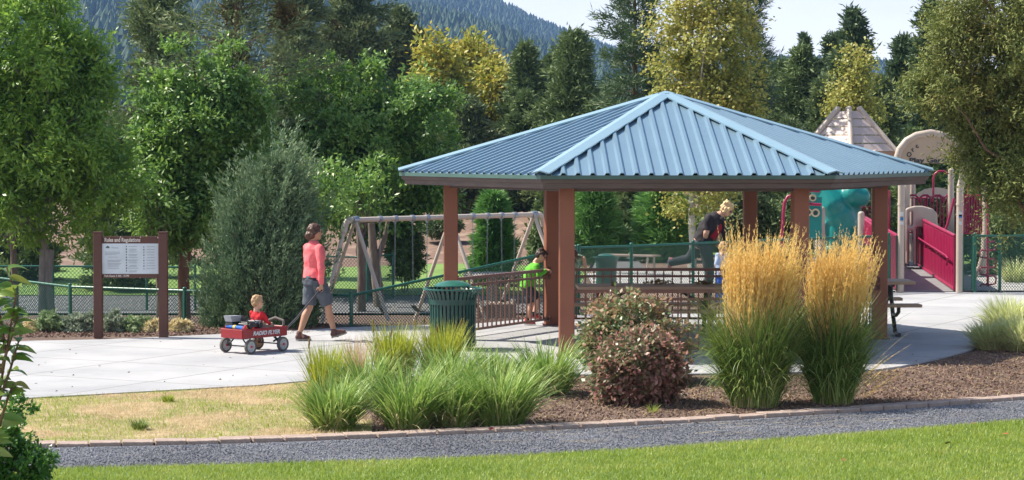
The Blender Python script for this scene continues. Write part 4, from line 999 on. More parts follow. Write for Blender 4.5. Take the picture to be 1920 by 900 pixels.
# ---- blonde woman leaning over the fence
s105 = FPX / 41.5; bw = empty('person', 'blonde woman in a black cardigan and red top bending over the green fence', 'person', (X_(1325, 41.35), 41.35, 0), 0)
def L_(u, v, dy=0, Y=41.35, e_=None): p = at(u, v, Y + dy); return p - Vector((X_(1325, 41.35), 41.35, 0))
b = MB()
hp = L_(1318, 452); ch = L_(1338, 412); nk = L_(1352, 402); hd = L_(1363, 393, -.02)
loft(b, [L_(1313, 468), hp, L_(1322, 436), ch, nk], (0, 1, 0), [.15, .19, .165, .185, .08], [.14, .17, .145, .15, .07])
hr = Vector((hp.x + .03, -.10, hp.z - .05)); hl_ = Vector((hp.x - .02, .10, hp.z - .04))
kn = Vector((hr.x + .08, -.10, .55)); an = Vector((hr.x + .05, -.10, .10))
chain_caps(b, [hr, kn, an], [.11, .07, .045]); b.cap(an, .04, an + Vector((.07, 0, -.05)), .035)
k2 = L_(1290, 486, .1); a2_ = L_(1258, 492, .1); chain_caps(b, [hl_, k2, a2_], [.11, .07, .045])
s1 = L_(1329, 411, -.16); e1 = L_(1324, 437, -.22); w1 = L_(1321, 452, -.12)
chain_caps(b, [s1, e1, w1], [.062, .052, .032]); hand(b, w1, (.35, .25, -.9), (0, .6, -.4), 1, 1.0, 1)
s2 = L_(1345, 405, .16); e2 = L_(1350, 432, .14); w2 = L_(1346, 450, -.1); chain_caps(b, [s2, e2, w2], [.06, .048, .03]); hand(b, w2, (.1, -.2, -.9), (-.5, 0, -.2), 1, .9, 1)
w_, Mx = head(b, hd, (.80, -.15, -.55), (.55, 0, .8), 1.05); b.cap(ch, .06, hd, .055)
b.remesh('body', M_skin, bw, vox=.008, sm=4); hair(bw, w_, Mx, 1.06, M_blond, 'bob'); face(bw, w_, Mx, 1.05, True)
t_ = MB(); loft(t_, [L_(1311, 458), hp, L_(1322, 436), ch, L_(1348, 402)], (0, 1, 0), [.19, .205, .185, .205, .11], [.17, .185, .165, .17, .095])
for a_, c_ in ((s1, e1), (s2, e2)): t_.cap(a_, .083, a_.lerp(c_, .82), .07, ends=(1, 0))
# open front panel hanging down
t_.cap(L_(1354, 412, -.1), .06, L_(1358, 448, -.08), .035); t_.cap(L_(1354, 412, .12), .06, L_(1362, 446, .12), .03)
t_.remesh('cardigan', M_blackf, bw, vox=.011, sm=4, disp=(.02, 9))
t_ = MB(); loft(t_, [L_(1332, 446, -.02), L_(1346, 428, -.02), L_(1356, 411, -.02)], (0, 1, 0), [.12, .145, .10], [.08, .09, .07]); t_.remesh('red_top', M_wine, bw, vox=.011, sm=4, disp=(.012, 10))
t_ = MB(); loft(t_, [L_(1311, 466), L_(1317, 455)], (0, 1, 0), [.19, .19], [.165, .165]); chain_caps(t_, [hr, kn, an], [.125, .092, .07]); chain_caps(t_, [hl_, k2, a2_], [.125, .09, .07])
t_.remesh('trousers', M_slate, bw, vox=.011, sm=4, disp=(.014, 10))
shoe(bw, (an.x - .05, -.10, .01), (an.x + .2, -.10, .01), (0, 0, 1), 1, M_shoep)
shoe(bw, a2_ + Vector((-.03, 0, .09)), a2_ + Vector((-.08, 0, -.15)), (1, 0, 0), 1, M_shoep)

# ---- boy in green on the railing
def child(lab, X, Y, H, J, face_dir, up_dir, skin, hairm, shirt, shorts, shoem, hk='short', long_sleeve=True, long_trouser=False, rz=0, hands=None, socks=False, sh_len=.6):
    e = empty('person', lab, 'person', (X, Y, 0), rz); s = H / 1.2; V_ = {k: Vector(v) for k, v in J.items()}
    b = MB(); hsz = .86 * s ** .3
    for q in 'LR':
        h, k, a = V_['hip' + q], V_['kn' + q], V_['an' + q]
        chain_caps(b, [h, k], [.066 * s, .045 * s]); chain_caps(b, [k, k.lerp(a, .35), a], [.043 * s, .043 * s, .029 * s])
        sh, el, wr = V_['sh' + q], V_['el' + q], V_['wr' + q]; chain_caps(b, [sh, el, wr], [.036 * s, .028 * s, .021 * s])
        hd_, pn = hands[q] if hands else ((wr - el), (0, 0, -1)); hand(b, wr, hd_, pn, .68 * s, .8, 1 if q == 'L' else -1)
    loft(b, [V_['pel'], V_['pel'].lerp(V_['ch'], .5), V_['ch'], V_['nk']], V_['shL'] - V_['shR'], [.105 * s, .1 * s, .125 * s, .05 * s], [.08 * s, .078 * s, .08 * s, .045 * s])
    w_, Mx = head(b, V_['hd'], face_dir, up_dir, hsz); b.cap(V_['nk'], .038 * s, V_['hd'] - Vector(up_dir).normalized() * .07, .036 * s)
    b.remesh('body', skin, e, vox=.0062, sm=3)
    hair(e, w_, Mx, hsz, hairm, hk); face(e, w_, Mx, hsz)
    t_ = MB(); loft(t_, [V_['pel'] - (V_['ch'] - V_['pel']) * .18, V_['pel'].lerp(V_['ch'], .5), V_['ch'], V_['ch'].lerp(V_['nk'], .8)], V_['shL'] - V_['shR'], [.132 * s, .122 * s, .14 * s, .065 * s], [.105 * s, .1 * s, .1 * s, .06 * s])
    for q in 'LR':
        sh, el, wr = V_['sh' + q], V_['el' + q], V_['wr' + q]
        if long_sleeve: chain_caps(t_, [sh, el], [.052 * s, .044 * s]); t_.cap(el, .044 * s, wr.lerp(el, .1), .033 * s, ends=(1, 0))
        else: t_.cap(sh, .052 * s, sh.lerp(el, .8), .05 * s, ends=(1, 0))
    t_.remesh('shirt', shirt, e, vox=.0085, sm=3, disp=(.012, 14))
    t_ = MB(); loft(t_, [V_['pel'] + (V_['ch'] - V_['pel']) * .15, V_['pel'], (V_['hipL'] + V_['hipR']) / 2], V_['shL'] - V_['shR'], [.118 * s, .125 * s, .12 * s], [.092 * s, .1 * s, .095 * s])
    for q in 'LR':
        h, k, a = V_['hip' + q], V_['kn' + q], V_['an' + q]
        if long_trouser: chain_caps(t_, [h, k], [.078 * s, .06 * s]); t_.cap(k, .06 * s, a.lerp(k, .1), .05 * s, ends=(1, 0))
        else: t_.cap(h, .078 * s, h.lerp(k, .9), .07 * s, ends=(1, 0))
    t_.remesh('trousers' if long_trouser else 'shorts', shorts, e, vox=.0085, sm=3, disp=(.01, 14))
    for q in 'LR':
        a = V_['an' + q]; d = Vector(J.get('ft' + q, (1, 0, 0))).normalized(); up = Vector((0, 0, 1)) - d * d.z
        if socks: MB().tube([a + Vector((0, 0, .055)), a + Vector((0, 0, -.02))], .036 * s, 12).build('sock', M_sock, e, smooth=True)
        shoe(e, a - d * .05 * s - Vector((0, 0, .052 * s)), a + d * .13 * s - Vector((0, 0, .052 * s)), up, .78 * s, shoem)
    return e
def J_(o, **k): return {n: v for n, v in k.items()}
# railing line F'-E': the boy stands just outside it near the post
pF, pE = hexp(RP, 5), hexp(RP, 4); tt_ = .89; rp_ = pF.lerp(pE, tt_)
nout = Vector((-(pE - pF).y, (pE - pF).x, 0)).normalized()
gx = rp_.x + nout.x * .25 + .04; gy = rp_.y + nout.y * .25
child('boy in a bright green shirt and grey shorts leaning on the brown railing', gx, gy, 1.22,
      dict(pel=(-.04, 0, .62), ch=(.04, 0, .86), nk=(.115, 0, .975), hd=(.185, 0, 1.08), shL=(.095, .125, .925), shR=(.095, -.125, .925), elL=(.16, .13, .80), wrL=(.27, .05, .84), elR=(.12, -.17, .78), wrR=(.25, -.12, .87),
           hipL=(-.03, .06, .58), hipR=(-.03, -.06, .58), knL=(.04, .07, .33), anL=(-.02, .07, .07), knR=(.13, -.07, .40), anR=(.06, -.08, .17), ftL=(1, -.1, 0), ftR=(1, -.1, -.1)),
      (.86, -.12, -.5), (.45, 0, .85), M_skin, M_dkhair, M_green, M_slate, M_shoer, rz=R(8), hands={'L': ((1, -.2, -.1), (0, 0, -1)), 'R': ((1, 0, -.1), (0, 0, -1))}, socks=True)
# child half hidden behind the near post
Yk = 36.9; o0 = Vector((X_(1066, Yk), Yk, 0))
def K(u, v, dy=0): return at(u, v, Yk + dy) - o0
child('child in a sage green shirt bending forward behind the nearest brown post', o0.x, o0.y, 1.15,
      dict(pel=K(1064, 522), ch=K(1077, 492), nk=K(1080, 484), hd=K(1071, 478, -.16), shL=K(1086, 482, .10), shR=K(1084, 484, -.10), elL=K(1094, 484, .14), wrL=K(1096, 500, .1), elR=K(1095, 484, -.14), wrR=K(1099, 503, -.16),
           hipL=K(1064, 528, .06), hipR=K(1064, 528, -.06), knL=K(1070, 560, .07), anL=K(1066, 590, .07), knR=K(1070, 560, -.07), anR=K(1066, 590, -.07)),
      (.2, -.5, -.85), (1, 0, .3), M_skin, M_brown, M_sage, M_slate, M_shoer, hands={'L': ((.1, 0, -1), (-1, 0, 0)), 'R': ((-.2, 0, -1), (-1, 0, 0))}, long_sleeve=False)
# small child by the blonde woman
Yk = 40.0; o0 = Vector((X_(1353, Yk), Yk, 0))
child('small child in a pale blue shirt and blue trousers standing under the blonde woman', o0.x, o0.y, 1.08,
      dict(pel=K(1352, 514), ch=K(1354, 487), nk=K(1355, 474), hd=K(1356, 465, -.02), shL=K(1362, 479, .08), shR=K(1346, 479, -.06), elL=K(1367, 494, .04), wrL=K(1362, 506, -.08), elR=K(1344, 496, -.1), wrR=K(1350, 508, -.16),
           hipL=K(1356, 518, .0), hipR=K(1348, 518, .0), knL=K(1357, 545, -.02), anL=K(1356, 570, 0), knR=K(1348, 545, -.03), anR=K(1347, 570, 0), ftL=(.3, -1, 0), ftR=(.1, -1, 0)),
      (.25, -.75, -.6), (.1, -.45, .9), M_skin, M_sandy, M_lblue, M_bluef, M_shoer, long_trouser=True)

# ================================================================ WAGON
M_wred = mat('wagon_red', (.25, .008, .012), (.29, .011, .016), 5, .3, spec=.6); M_tyre = mat('tyre', (.10, .095, .085), (.14, .13, .115), 8, .8); M_hub = mat('wheel_hub', (.52, .53, .54), None, 5, .4); M_hubo = mat('wheel_hub_orange', (.45, .25, .12), None, 5, .5); M_handle = mat('handle_paint', (.07, .07, .08), None, 6, .25, spec=.7); M_bplast = mat('black_plastic', (.025, .025, .03), (.04, .04, .045), 7, .35); M_toyb = mat('toy_blue', (.02, .13, .5), None, 5, .35); M_toyy = mat('toy_yellow', (.75, .48, .03), None, 5, .35); M_toyr = mat('toy_red', (.6, .03, .03), None, 5, .35); M_toyg = mat('toy_grey', (.35, .37, .4), (.25, .27, .3), 6, .4)
gA = gnd(441, 664); gB = gnd(512, 655.3); wc = (gA + gB) / 2; WH = R(50)
wg = empty('toy_wagon', 'small red metal pull wagon carrying a toddler and toys', 'wagon', (wc.x, wc.y, 0), WH)
Lw, Ww = .82, .41; zf, zt2 = .215, .325
MB().box((0, 0, zf), (Lw - .02, Ww - .02, .02)).build('tray_floor', M_wred, wg)
for (c, sz) in (((Lw / 2, 0, .27), (.018, Ww, .115)), ((-Lw / 2, 0, .27), (.018, Ww, .115)), ((0, Ww / 2, .27), (Lw, .018, .115)), ((0, -Ww / 2, .27), (Lw, .018, .115))): MB().box(c, sz).build('side_panel', M_wred, wg)
MB().tube([(Lw / 2, Ww / 2, zt2), (-Lw / 2, Ww / 2, zt2), (-Lw / 2, -Ww / 2, zt2), (Lw / 2, -Ww / 2, zt2), (Lw / 2, Ww / 2, zt2)], .0125, 8).build('rolled_rim', M_wred, wg, smooth=True)
me = textmesh('RADIO FLYER', .075, .0008, shear=.25, offset=.003); mb = MB(); xs_ = [v.co.x for v in me.vertices]; k_ = .50 / (max(xs_) - min(xs_))
addme(mb, me, Matrix.Translation((.02, -Ww / 2 - .0105, .268)) @ Matrix.Rotation(R(90), 4, 'X') @ Matrix.Diagonal((k_, 1, 1, 1))); mb.build('lettering', M_swhite, wg)
def wheel(x, y, hm, r_=.10, steer=0):
    Mw = Matrix.Translation((x, y, r_)) @ Matrix.Rotation(steer, 4, 'Z') @ Matrix.Rotation(R(90), 4, 'X')
    w0 = MB(); w0.lathe([(r_ * .72, -.018), (r_ * .95, -.02), (r_, -.010), (r_, .010), (r_ * .95, .02), (r_ * .72, .018)], 32, (0, 0, 0), Mw, closed=True); wo = w0.build('wheel', M_tyre, wg, smooth=True)
    MB().lathe([(0, -.016), (r_ * .25, -.02), (r_ * .3, -.008), (r_ * .6, -.006), (r_ * .74, -.016), (r_ * .74, .016), (r_ * .6, .006), (r_ * .3, .008), (r_ * .25, .02), (0, .016)], 28, (0, 0, 0), Mw).build('rim', hm, wo, smooth=True)
    MB().lathe([(0, -.032), (.016, -.03), (.016, .03), (0, .032)], 14, (0, 0, 0), Mw).build('hub_cap', M_bplast if hm != M_hub else M_toyr, wo, smooth=True)
    for k in range(6):
        a = R(60 * k); hb_ = MB(); hb_.box((r_ * .47 * math.cos(a), r_ * .47 * math.sin(a), 0), (.012, .012, .024), a); 
        hb_.v = [tuple(Mw @ Vector(p)) for p in hb_.v]; hb_.build('spoke', M_toyg, wo)
wheel(-.30, .24, M_hub); wheel(-.30, -.24, M_hub); wheel(.30, .24, M_hubo); wheel(.30, -.24, M_hub)
for x in (-.30, .30):
    MB().tube([(x, -.27, .10), (x, .27, .10)], .009, 8).build('axle', M_bplast, wg, smooth=True)
    for q in (-1, 1):
        MB().tube([(x, q * .19, .10), (x + (.08 if x < 0 else -.08), q * .15, .20)], .010, 8).tube([(x, q * .19, .10), (x - .05, q * .15, .20)], .010, 8).build('strut', M_bplast, wg, smooth=True)
hloc = wm.location + Matrix.Rotation(R(38), 3, 'Z') @ (wR + Vector((-.01, .03, -.07)))
lw = Matrix.Rotation(-WH, 3, 'Z') @ (hloc - Vector((wc.x, wc.y, 0)))
MB().tube([(.36, 0, .12), (.47, 0, .16), Vector((.52, 0, .22)).lerp(lw, .0), Vector((.5, 0, .2)).lerp(lw, .4) + Vector((0, 0, -.02)), lw + (lw - Vector((.5, 0, .2))).normalized() * .0], .014, 8).build('handle', M_handle, wg, smooth=True)
pd = Vector((0, 1, 0)); MB().tube([lw - pd * .05, lw + pd * .05], .013, 8).tube([lw - pd * .05, lw + Vector((-.06, 0, -.06))], .008, 6).tube([lw + pd * .05, lw + Vector((-.06, 0, -.06))], .008, 6).build('grip', M_bplast, wg, smooth=True)
bk = MB(); bk.tube([(.40, -.15, .33), (.42, -.14, .40), (.40, 0, .44), (.42, .14, .40), (.40, .15, .33)], .022, 8).remesh('padded_bolster', fabric('grey_pad', (.16, .14, .13)), wg, vox=.008, sm=2)

# toddler in the wagon (local frame of the wagon)
tl = (Matrix.Rotation(WH, 3, 'Z') @ Vector((.05, 0, 0)))
child('toddler in a red shirt sitting in the wagon with his back turned', wc.x + tl.x, wc.y + tl.y, .86,
      dict(pel=(0, 0, .30), ch=(.0, 0, .475), nk=(.01, 0, .56), hd=(.02, 0, .665), shL=(.0, .10, .52), shR=(.0, -.10, .52), elL=(.06, .13, .42), wrL=(.15, .10, .36), elR=(.05, -.13, .42), wrR=(.15, -.10, .37),
           hipL=(.02, .05, .29), hipR=(.02, -.05, .29), knL=(.18, .08, .36), anL=(.27, .07, .29), knR=(.18, -.08, .35), anR=(.28, -.07, .28)),
      (1, -.30, .0), (0, 0, 1), M_skin, M_sandy, M_redf, M_khaki, M_shoe, rz=WH, long_trouser=True, hands={'L': ((1, 0, -.2), (0, 0, -1)), 'R': ((1, 0, -.2), (0, 0, -1))})
# toys
def wl(x, y, z): v = Matrix.Rotation(WH, 3, 'Z') @ Vector((x, y, z)); return (wc.x + v.x, wc.y + v.y, v.z)
tk = empty('toy_truck', 'black toy pickup with raised roof frame lying in the back of the wagon', 'toy truck', wl(-.17, -.10, .335), WH + R(6))
MB().box((0, 0, .045), (.30, .16, .05)).box((-.06, 0, .075), (.14, .15, .03)).build('body', M_bplast, tk)
MB().box((.09, 0, .085), (.11, .14, .03)).build('bonnet', M_toyg, tk)
for q in (-1, 1):
    MB().tube([(-.13, q * .065, .08), (-.12, q * .065, .135), (-.02, q * .065, .14), (.04, q * .065, .085)], .007, 6).build('roof_frame', M_bplast, tk)
    for x in (-.095, .10): MB().lathe([(0, -.02), (.038, -.02), (.043, -.01), (.043, .01), (.038, .02), (0, .02)], 16, (x, q * .085, .04), Matrix.Rotation(R(90), 4, 'X')).build('wheel', M_belt, tk, smooth=True)
tk2 = empty('toy_tipper', 'grey and black toy tipper truck beside the black pickup in the wagon', 'toy truck', wl(-.24, .10, .335), WH - R(4))
MB().box((0, 0, .06), (.24, .13, .05)).build('chassis', M_bplast, tk2); MB().add([(-.13, -.07, .09), (.03, -.07, .09), (.03, .07, .09), (-.13, .07, .09), (-.155, -.075, .17), (.03, -.075, .165), (.03, .075, .165), (-.155, .075, .17)], [(0, 1, 2, 3), (0, 4, 5, 1), (2, 6, 7, 3), (3, 7, 4, 0), (1, 5, 6, 2), (4, 7, 6, 5)]).build('tipper_bed', M_toyg, tk2)
MB().box((.08, 0, .12), (.07, .12, .08)).build('cab', M_bplast, tk2)
for q in (-1, 1):
    for x in (-.08, .08): MB().lathe([(0, -.015), (.035, -.015), (.035, .015), (0, .015)], 14, (x, q * .07, .04), Matrix.Rotation(R(90), 4, 'X')).build('wheel', M_belt, tk2, smooth=True)
tb = empty('toy_blaster', 'blue, red and yellow toy tube lying across the rear of the wagon', 'toy', wl(-.36, -.02, .355), WH + R(80))
MB().tube([(-.20, 0, 0), (.20, 0, 0)], .028, 12).build('barrel', M_toyb, tb, smooth=True); MB().tube([(-.02, 0, 0), (.03, 0, 0)], .031, 12).build('band', M_toyy, tb, smooth=True); MB().tube([(-.23, 0, 0), (-.19, 0, 0)], .024, 12).build('muzzle', M_toyr, tb, smooth=True); MB().tube([(.19, 0, 0), (.23, 0, 0)], .02, 12).build('grip', M_toyr, tb, smooth=True)
tc_ = empty('toy_car', 'tiny yellow and red toy car at the near edge of the wagon', 'toy', wl(-.30, -.165, .335), WH)
MB().box((0, 0, .02), (.09, .045, .022)).build('body', M_toyy, tc_); MB().box((-.005, 0, .04), (.045, .04, .02)).build('cab', M_toyr, tc_)

# ================================================================ VEGETATION
def C3(*a): return a
G = lambda r, g, b: (r, g, b)
M_bark = mat('bark', (.11, .085, .065), (.19, .155, .125), 9, .95, bump=.8, bscale=25, stretch=(1, 1, .25)); M_barkp = mat('pine_bark', (.11, .055, .035), (.20, .11, .07), 6, .95, bump=.8, bscale=15, stretch=(1, 1, .3))
M_barkw = mat('aspen_bark', (.50, .49, .44), (.30, .28, .24), 5, .85, stretch=(1, 1, 2.5)); M_barkg = mat('grey_bark', (.17, .16, .15), (.26, .25, .235), 9, .95, bump=.6, bscale=20, stretch=(1, 1, .3))
L_ash = leafmat('ash_leaf', [G(.04, .088, .016), G(.074, .142, .022), G(.118, .195, .027), G(.175, .25, .04)], .38, .42)
L_oak = leafmat('oak_leaf', [G(.036, .08, .022), G(.062, .125, .026), G(.10, .17, .03), G(.15, .225, .045)], .42, .38, .6)
L_jun = leafmat('juniper_leaf', [G(.03, .055, .025), G(.055, .082, .034), G(.082, .105, .042), G(.11, .12, .045)], .7, .15)
L_jung = leafmat('olive_juniper_leaf', [G(.035, .055, .012), G(.065, .085, .018), G(.10, .11, .022), G(.14, .11, .03)], .7, .2)
L_pine = leafmat('pine_needle', [G(.022, .042, .02), G(.04, .066, .028), G(.06, .09, .035)], .6, .12)
L_pineg = leafmat('young_pine_needle', [G(.04, .095, .025), G(.07, .15, .035), G(.10, .19, .05)], .6, .2)
L_con = leafmat('conifer_needle', [G(.035, .06, .022), G(.06, .09, .03), G(.09, .12, .038)], .7, .12)
L_yel = leafmat('yellow_leaf', [G(.07, .10, .015), G(.13, .15, .02), G(.20, .18, .025), G(.26, .20, .03)], .5, .35)
L_asp = leafmat('aspen_leaf', [G(.08, .10, .02), G(.13, .145, .03), G(.19, .18, .04), G(.25, .20, .05)], .5, .35, .5)
L_blue = leafmat('blue_juniper_leaf', [G(.024, .048, .025), G(.05, .088, .044), G(.09, .13, .065), G(.145, .18, .09)], .7, .12)
L_mis = leafmat('mistletoe_leaf', [G(.04, .028, .008), G(.065, .048, .01)], .8, .1)

def ellpts(ells, n, shell=.5):
    ells = np.array(ells, float); vol = ells[:, 3] * ells[:, 4] * ells[:, 5]; pr = vol ** .8; pr /= pr.sum()
    k = rng.choice(len(ells), n, p=pr); d = nrm(rng.normal(size=(n, 3))); r = rng.uniform(shell ** 2, 1, n) ** .5
    C_ = ells[k, :3] + d * ells[k, 3:] * r[:, None]; fq = 1.6 / np.median(ells[:, 3]); nz = np.array([noise.noise(Vector(c) * fq + Vector((7, 3, 1))) for c in C_])
    return C_ + d * ells[k, 3:] * (nz * .5 - .08)[:, None], d
def crown(name, C, D, per, cr, L, W, m, par, up=.25, out=.5, flat_=.75):
    """clusters at C pointing D; leaves gathered on short twigs"""
    n = len(C); crs = cr * rng.uniform(.5, 1.55, n)
    tw = 7; T = np.repeat(np.arange(n), tw); td = nrm(rng.normal(size=(n * tw, 3)) * [1, 1, flat_] + D[T] * out + np.array([0, 0, up]))
    pl = max(1, per // tw); I = np.repeat(np.arange(n * tw), pl); t = rng.uniform(.15, 1, len(I))
    P = C[T][I] + td[I] * (crs[T][I] * t)[:, None] + rng.normal(size=(len(I), 3)) * (crs[T][I] * .16)[:, None]
    dd = nrm(td[I] * .8 + rng.normal(size=(len(I), 3)) * .7 + np.array([0, 0, -.15])); s = rng.uniform(.7, 1.25, len(I))
    return leafquads(P, dd, L * s, W * s, tilt=nrm(D[T][I] * .6 + np.array([-.25, -.1, .8])) * 1.3)
def limbs(b, base, tops, r0, rng_=random, levels=5, jit=.12):
    base = Vector(base)
    for tp in tops:
        tp = Vector(tp); pts = [base]; 
        for k in range(1, levels + 1):
            f_ = k / levels; p = base.lerp(tp, f_); p.z += math.sin(f_ * math.pi) * -.06 * (tp - base).length
            L = (tp - base).length * jit; p += Vector((rng_.uniform(-L, L), rng_.uniform(-L, L), rng_.uniform(-L, L))) * (.5 if k < levels else 0); pts.append(p)
        b.tube(pts, [r0 * (1 - .85 * k / levels) for k in range(levels + 1)], 6, False)
def broadleaf(name, lab, base, ells, ncl, per, cr, L, W, m, bark, tr, group=None, trunks=None, cat='tree', fork=None, shell=.5, up=.3, nl=22, top=None):
    base = Vector(base); e = empty(name, lab, cat, tuple(base), 0, group)
    Cc, D = ellpts(ells, ncl, shell); ec = np.array([x[:3] for x in ells]).mean(0)
    V = crown('crown', Cc, D, per, cr, L, W, m, e, up)
    npmesh('crown', V, 4, m, e, shift=tuple(base))
    fork = Vector(fork) if fork else Vector((base.x, base.y, min(Cc[:, 2]) + .3)); b = MB()
    for (tx, ty) in (trunks or [(0, 0)]):
        q = base + Vector((tx, ty, -.1)); 
        b.tube([q, q.lerp(fork, .3) + Vector((tr * .3, 0, 0)), q.lerp(fork, .7) - Vector((tr * .3, 0, 0)), fork + Vector((tx * .5, 0, 0))], [tr * 1.3, tr, tr * .92, tr * .85], 10)
    tp = top if top else (ec[0], ec[1], max(Cc[:, 2]) - .3)
    limbs(b, fork, [tp], tr * .85)
    ii = rng.choice(len(Cc), min(nl, len(Cc)), replace=False)
    for i in ii:
        s_ = fork.lerp(Vector(tp), random.uniform(0, .6)); limbs(b, s_, [Vector(Cc[i])], tr * random.uniform(.25, .45))
    b.build('trunk', bark, e, True, True); return e
def conifer(name, lab, base, H, Rr, m, bark, group=None, nl=70, tuft=9, bl=8, L=.22, W=.05, droop=-.15, low=.12, pw=.9, tr=None, cat='tree', irr=.35, par=None, brooms=0, spr=.10, lean=(0, 0)):
    base = Vector(base); e = empty(name, lab, cat, tuple(base), 0, group); tr = tr or H * .016; b = MB()
    top = base + Vector((lean[0], lean[1], H)); b.tube([base + Vector((0, 0, -.2)), base.lerp(top, .35), base.lerp(top, .7), top], [tr * 1.2, tr * .85, tr * .5, tr * .08], 8)
    Ps = []; Ds = []
    for k in range(nl):
        t = low + (1 - low) * ((k + random.random()) / nl) ** .9; az = k * 2.4 + random.uniform(-.5, .5)
        ln = Rr * (max(0.02, 1 - t) / (1 - low)) ** pw * (1 - irr + random.random() * irr * 1.6) + .06 * Rr
        if t < low + .12: ln *= .75
        s0 = base.lerp(top, t); hd_ = Vector((math.cos(az), math.sin(az), 0)); rise = (.25 + .5 * t) ; pts = []
        for q in range(5):
            f_ = q / 4; pts.append(s0 + hd_ * ln * f_ + Vector((0, 0, ln * (rise * f_ * .5 + droop * f_ * f_ * 1.6 * (1 - t)))) )
        b.tube(pts, [tr * .22 * (1 - .8 * q / 4) * (1.1 - t) + .004 for q in range(5)], 4, False)
        nt_ = max(2, int(tuft * ln / Rr * 1.6) + 1)
        for q in range(nt_):
            f_ = .18 + .82 * (q + random.random() * .8) / nt_; f_ = min(f_, 1); i0 = min(3, int(f_ * 4)); p = pts[i0].lerp(pts[i0 + 1], f_ * 4 - i0)
            sd_ = Vector((-hd_.y, hd_.x, 0)) * random.uniform(-1, 1) * ln * .32 * (1.15 - f_ * .7); p = p + sd_ + Vector((0, 0, random.uniform(-.04, .06) * ln))
            Ps.append(p); d = hd_ + sd_ * (.8 / max(ln, .01)) + Vector((0, 0, .45)); Ds.append(d)
    for q in range(6): Ps.append(base.lerp(top, 1 - q * .015)); Ds.append(Vector((random.uniform(-.4, .4), random.uniform(-.4, .4), 1)))
    Ps = np.array(Ps); Ds = nrm(np.array(Ds)); I = np.repeat(np.arange(len(Ps)), bl)
    P = Ps[I] + rng.normal(size=(len(I), 3)) * Rr * spr * .6 * np.array([1, 1, .7]); dd = Ds[I] + rng.normal(size=(len(I), 3)) * .65
    s = rng.uniform(.65, 1.3, len(I)); npmesh('crown', leafquads(P, dd, L * s, W * s), 4, m, e, shift=tuple(base))
    b.build('trunk', bark, e, True, True)
    for q in range(brooms):
        c = Ps[rng.integers(len(Ps))] * .6 + np.array(base.lerp(top, random.uniform(.4, .95))) * .4; P = c + rng.normal(size=(420, 3)) * [.15, .15, .17]
        npmesh('witches_broom', leafquads(P, rng.normal(size=(420, 3)) + [0, 0, .3], .22, .05), 4, L_mis, e, shift=tuple(base))
    return e
def E_(u, v, Y, rx, rz, ry=None):   # ellipsoid round the point seen at a pixel
    c = at(u, v, Y); k = Y / FPX; return (c.x, c.y, c.z, rx * k, (ry or rx) * k, rz * k)
def gb_(u, Y): x = X_(u, Y); return (x, Y, hz(x, Y))

# ---- the three big broadleaf trees
Y = 42.0
broadleaf('ash_tree', 'tall bright green ash on several thin grey trunks left of the brown sign', gb_(80, Y), [E_(70, 110, Y, 130, 130), E_(45, 20, Y, 100, 90), E_(110, 260, Y, 135, 110), E_(20, 260, Y, 130, 140), E_(175, 330, Y, 85, 80), E_(70, 400, Y, 140, 65), E_(-60, 180, Y, 130, 200), E_(150, 130, Y, 70, 70)], 760, 95, .34, .12, .042, L_ash, M_barkg, .075, trunks=[(-.1, 0), (.06, .12), (.2, .05)], fork=(X_(85, Y), Y, .9), nl=40)
Y = 45
broadleaf('oak_tree', 'glossy dark green oak behind the right post of the brown sign', gb_(338, Y), [E_(350, 265, Y, 88, 85), E_(330, 180, Y, 40, 40), E_(425, 200, Y, 45, 75), E_(300, 330, Y, 50, 80), E_(370, 390, Y, 110, 70), E_(440, 300, Y, 60, 110), E_(330, 420, Y, 55, 50), E_(325, 122, Y, 12, 40), E_(438, 112, Y, 16, 45), E_(283, 190, Y, 18, 50), E_(385, 140, Y, 14, 30), E_(268, 270, Y, 14, 30), E_(475, 210, Y, 25, 60)], 640, 110, .30, .115, .052, L_oak, M_barkp, .12, fork=(X_(350, Y), Y, .9), nl=34)
Y = 59
broadleaf('oak_tree', 'broad glossy green oak standing behind the woman in pink and the swing set', gb_(683, Y), [E_(660, 235, Y, 130, 70), E_(690, 150, Y, 40, 35), E_(580, 210, Y, 75, 80), E_(775, 230, Y, 85, 75), E_(660, 320, Y, 170, 90), E_(590, 380, Y, 110, 70), E_(760, 360, Y, 90, 60), E_(500, 260, Y, 50, 60), E_(700, 400, Y, 80, 40), E_(690, 115, Y, 14, 35), E_(560, 140, Y, 14, 35), E_(625, 130, Y, 14, 35), E_(800, 165, Y, 22, 22), E_(845, 200, Y, 16, 22), E_(735, 120, Y, 14, 30)], 900, 115, .36, .135, .06, L_oak, M_barkg, .16, fork=(X_(680, Y), Y, .6), nl=40)
b = MB(); bp_ = Vector(gb_(712, 54)); e = empty('tree_stump', 'weathered grey leaning trunk standing just right of the oak trunk by the swings', 'trunk', tuple(bp_))
b.tube([(0, 0, -.1), (-.05, 0, .5), (-.14, 0, 1.2), (-.2, 0, 2.0)], [.14, .13, .11, .08], 10).tube([(-.12, 0, 1.0), (.1, 0, 1.6), (.2, 0, 2.1)], [.08, .06, .04], 8).build('trunk', M_bark, e, smooth=True)
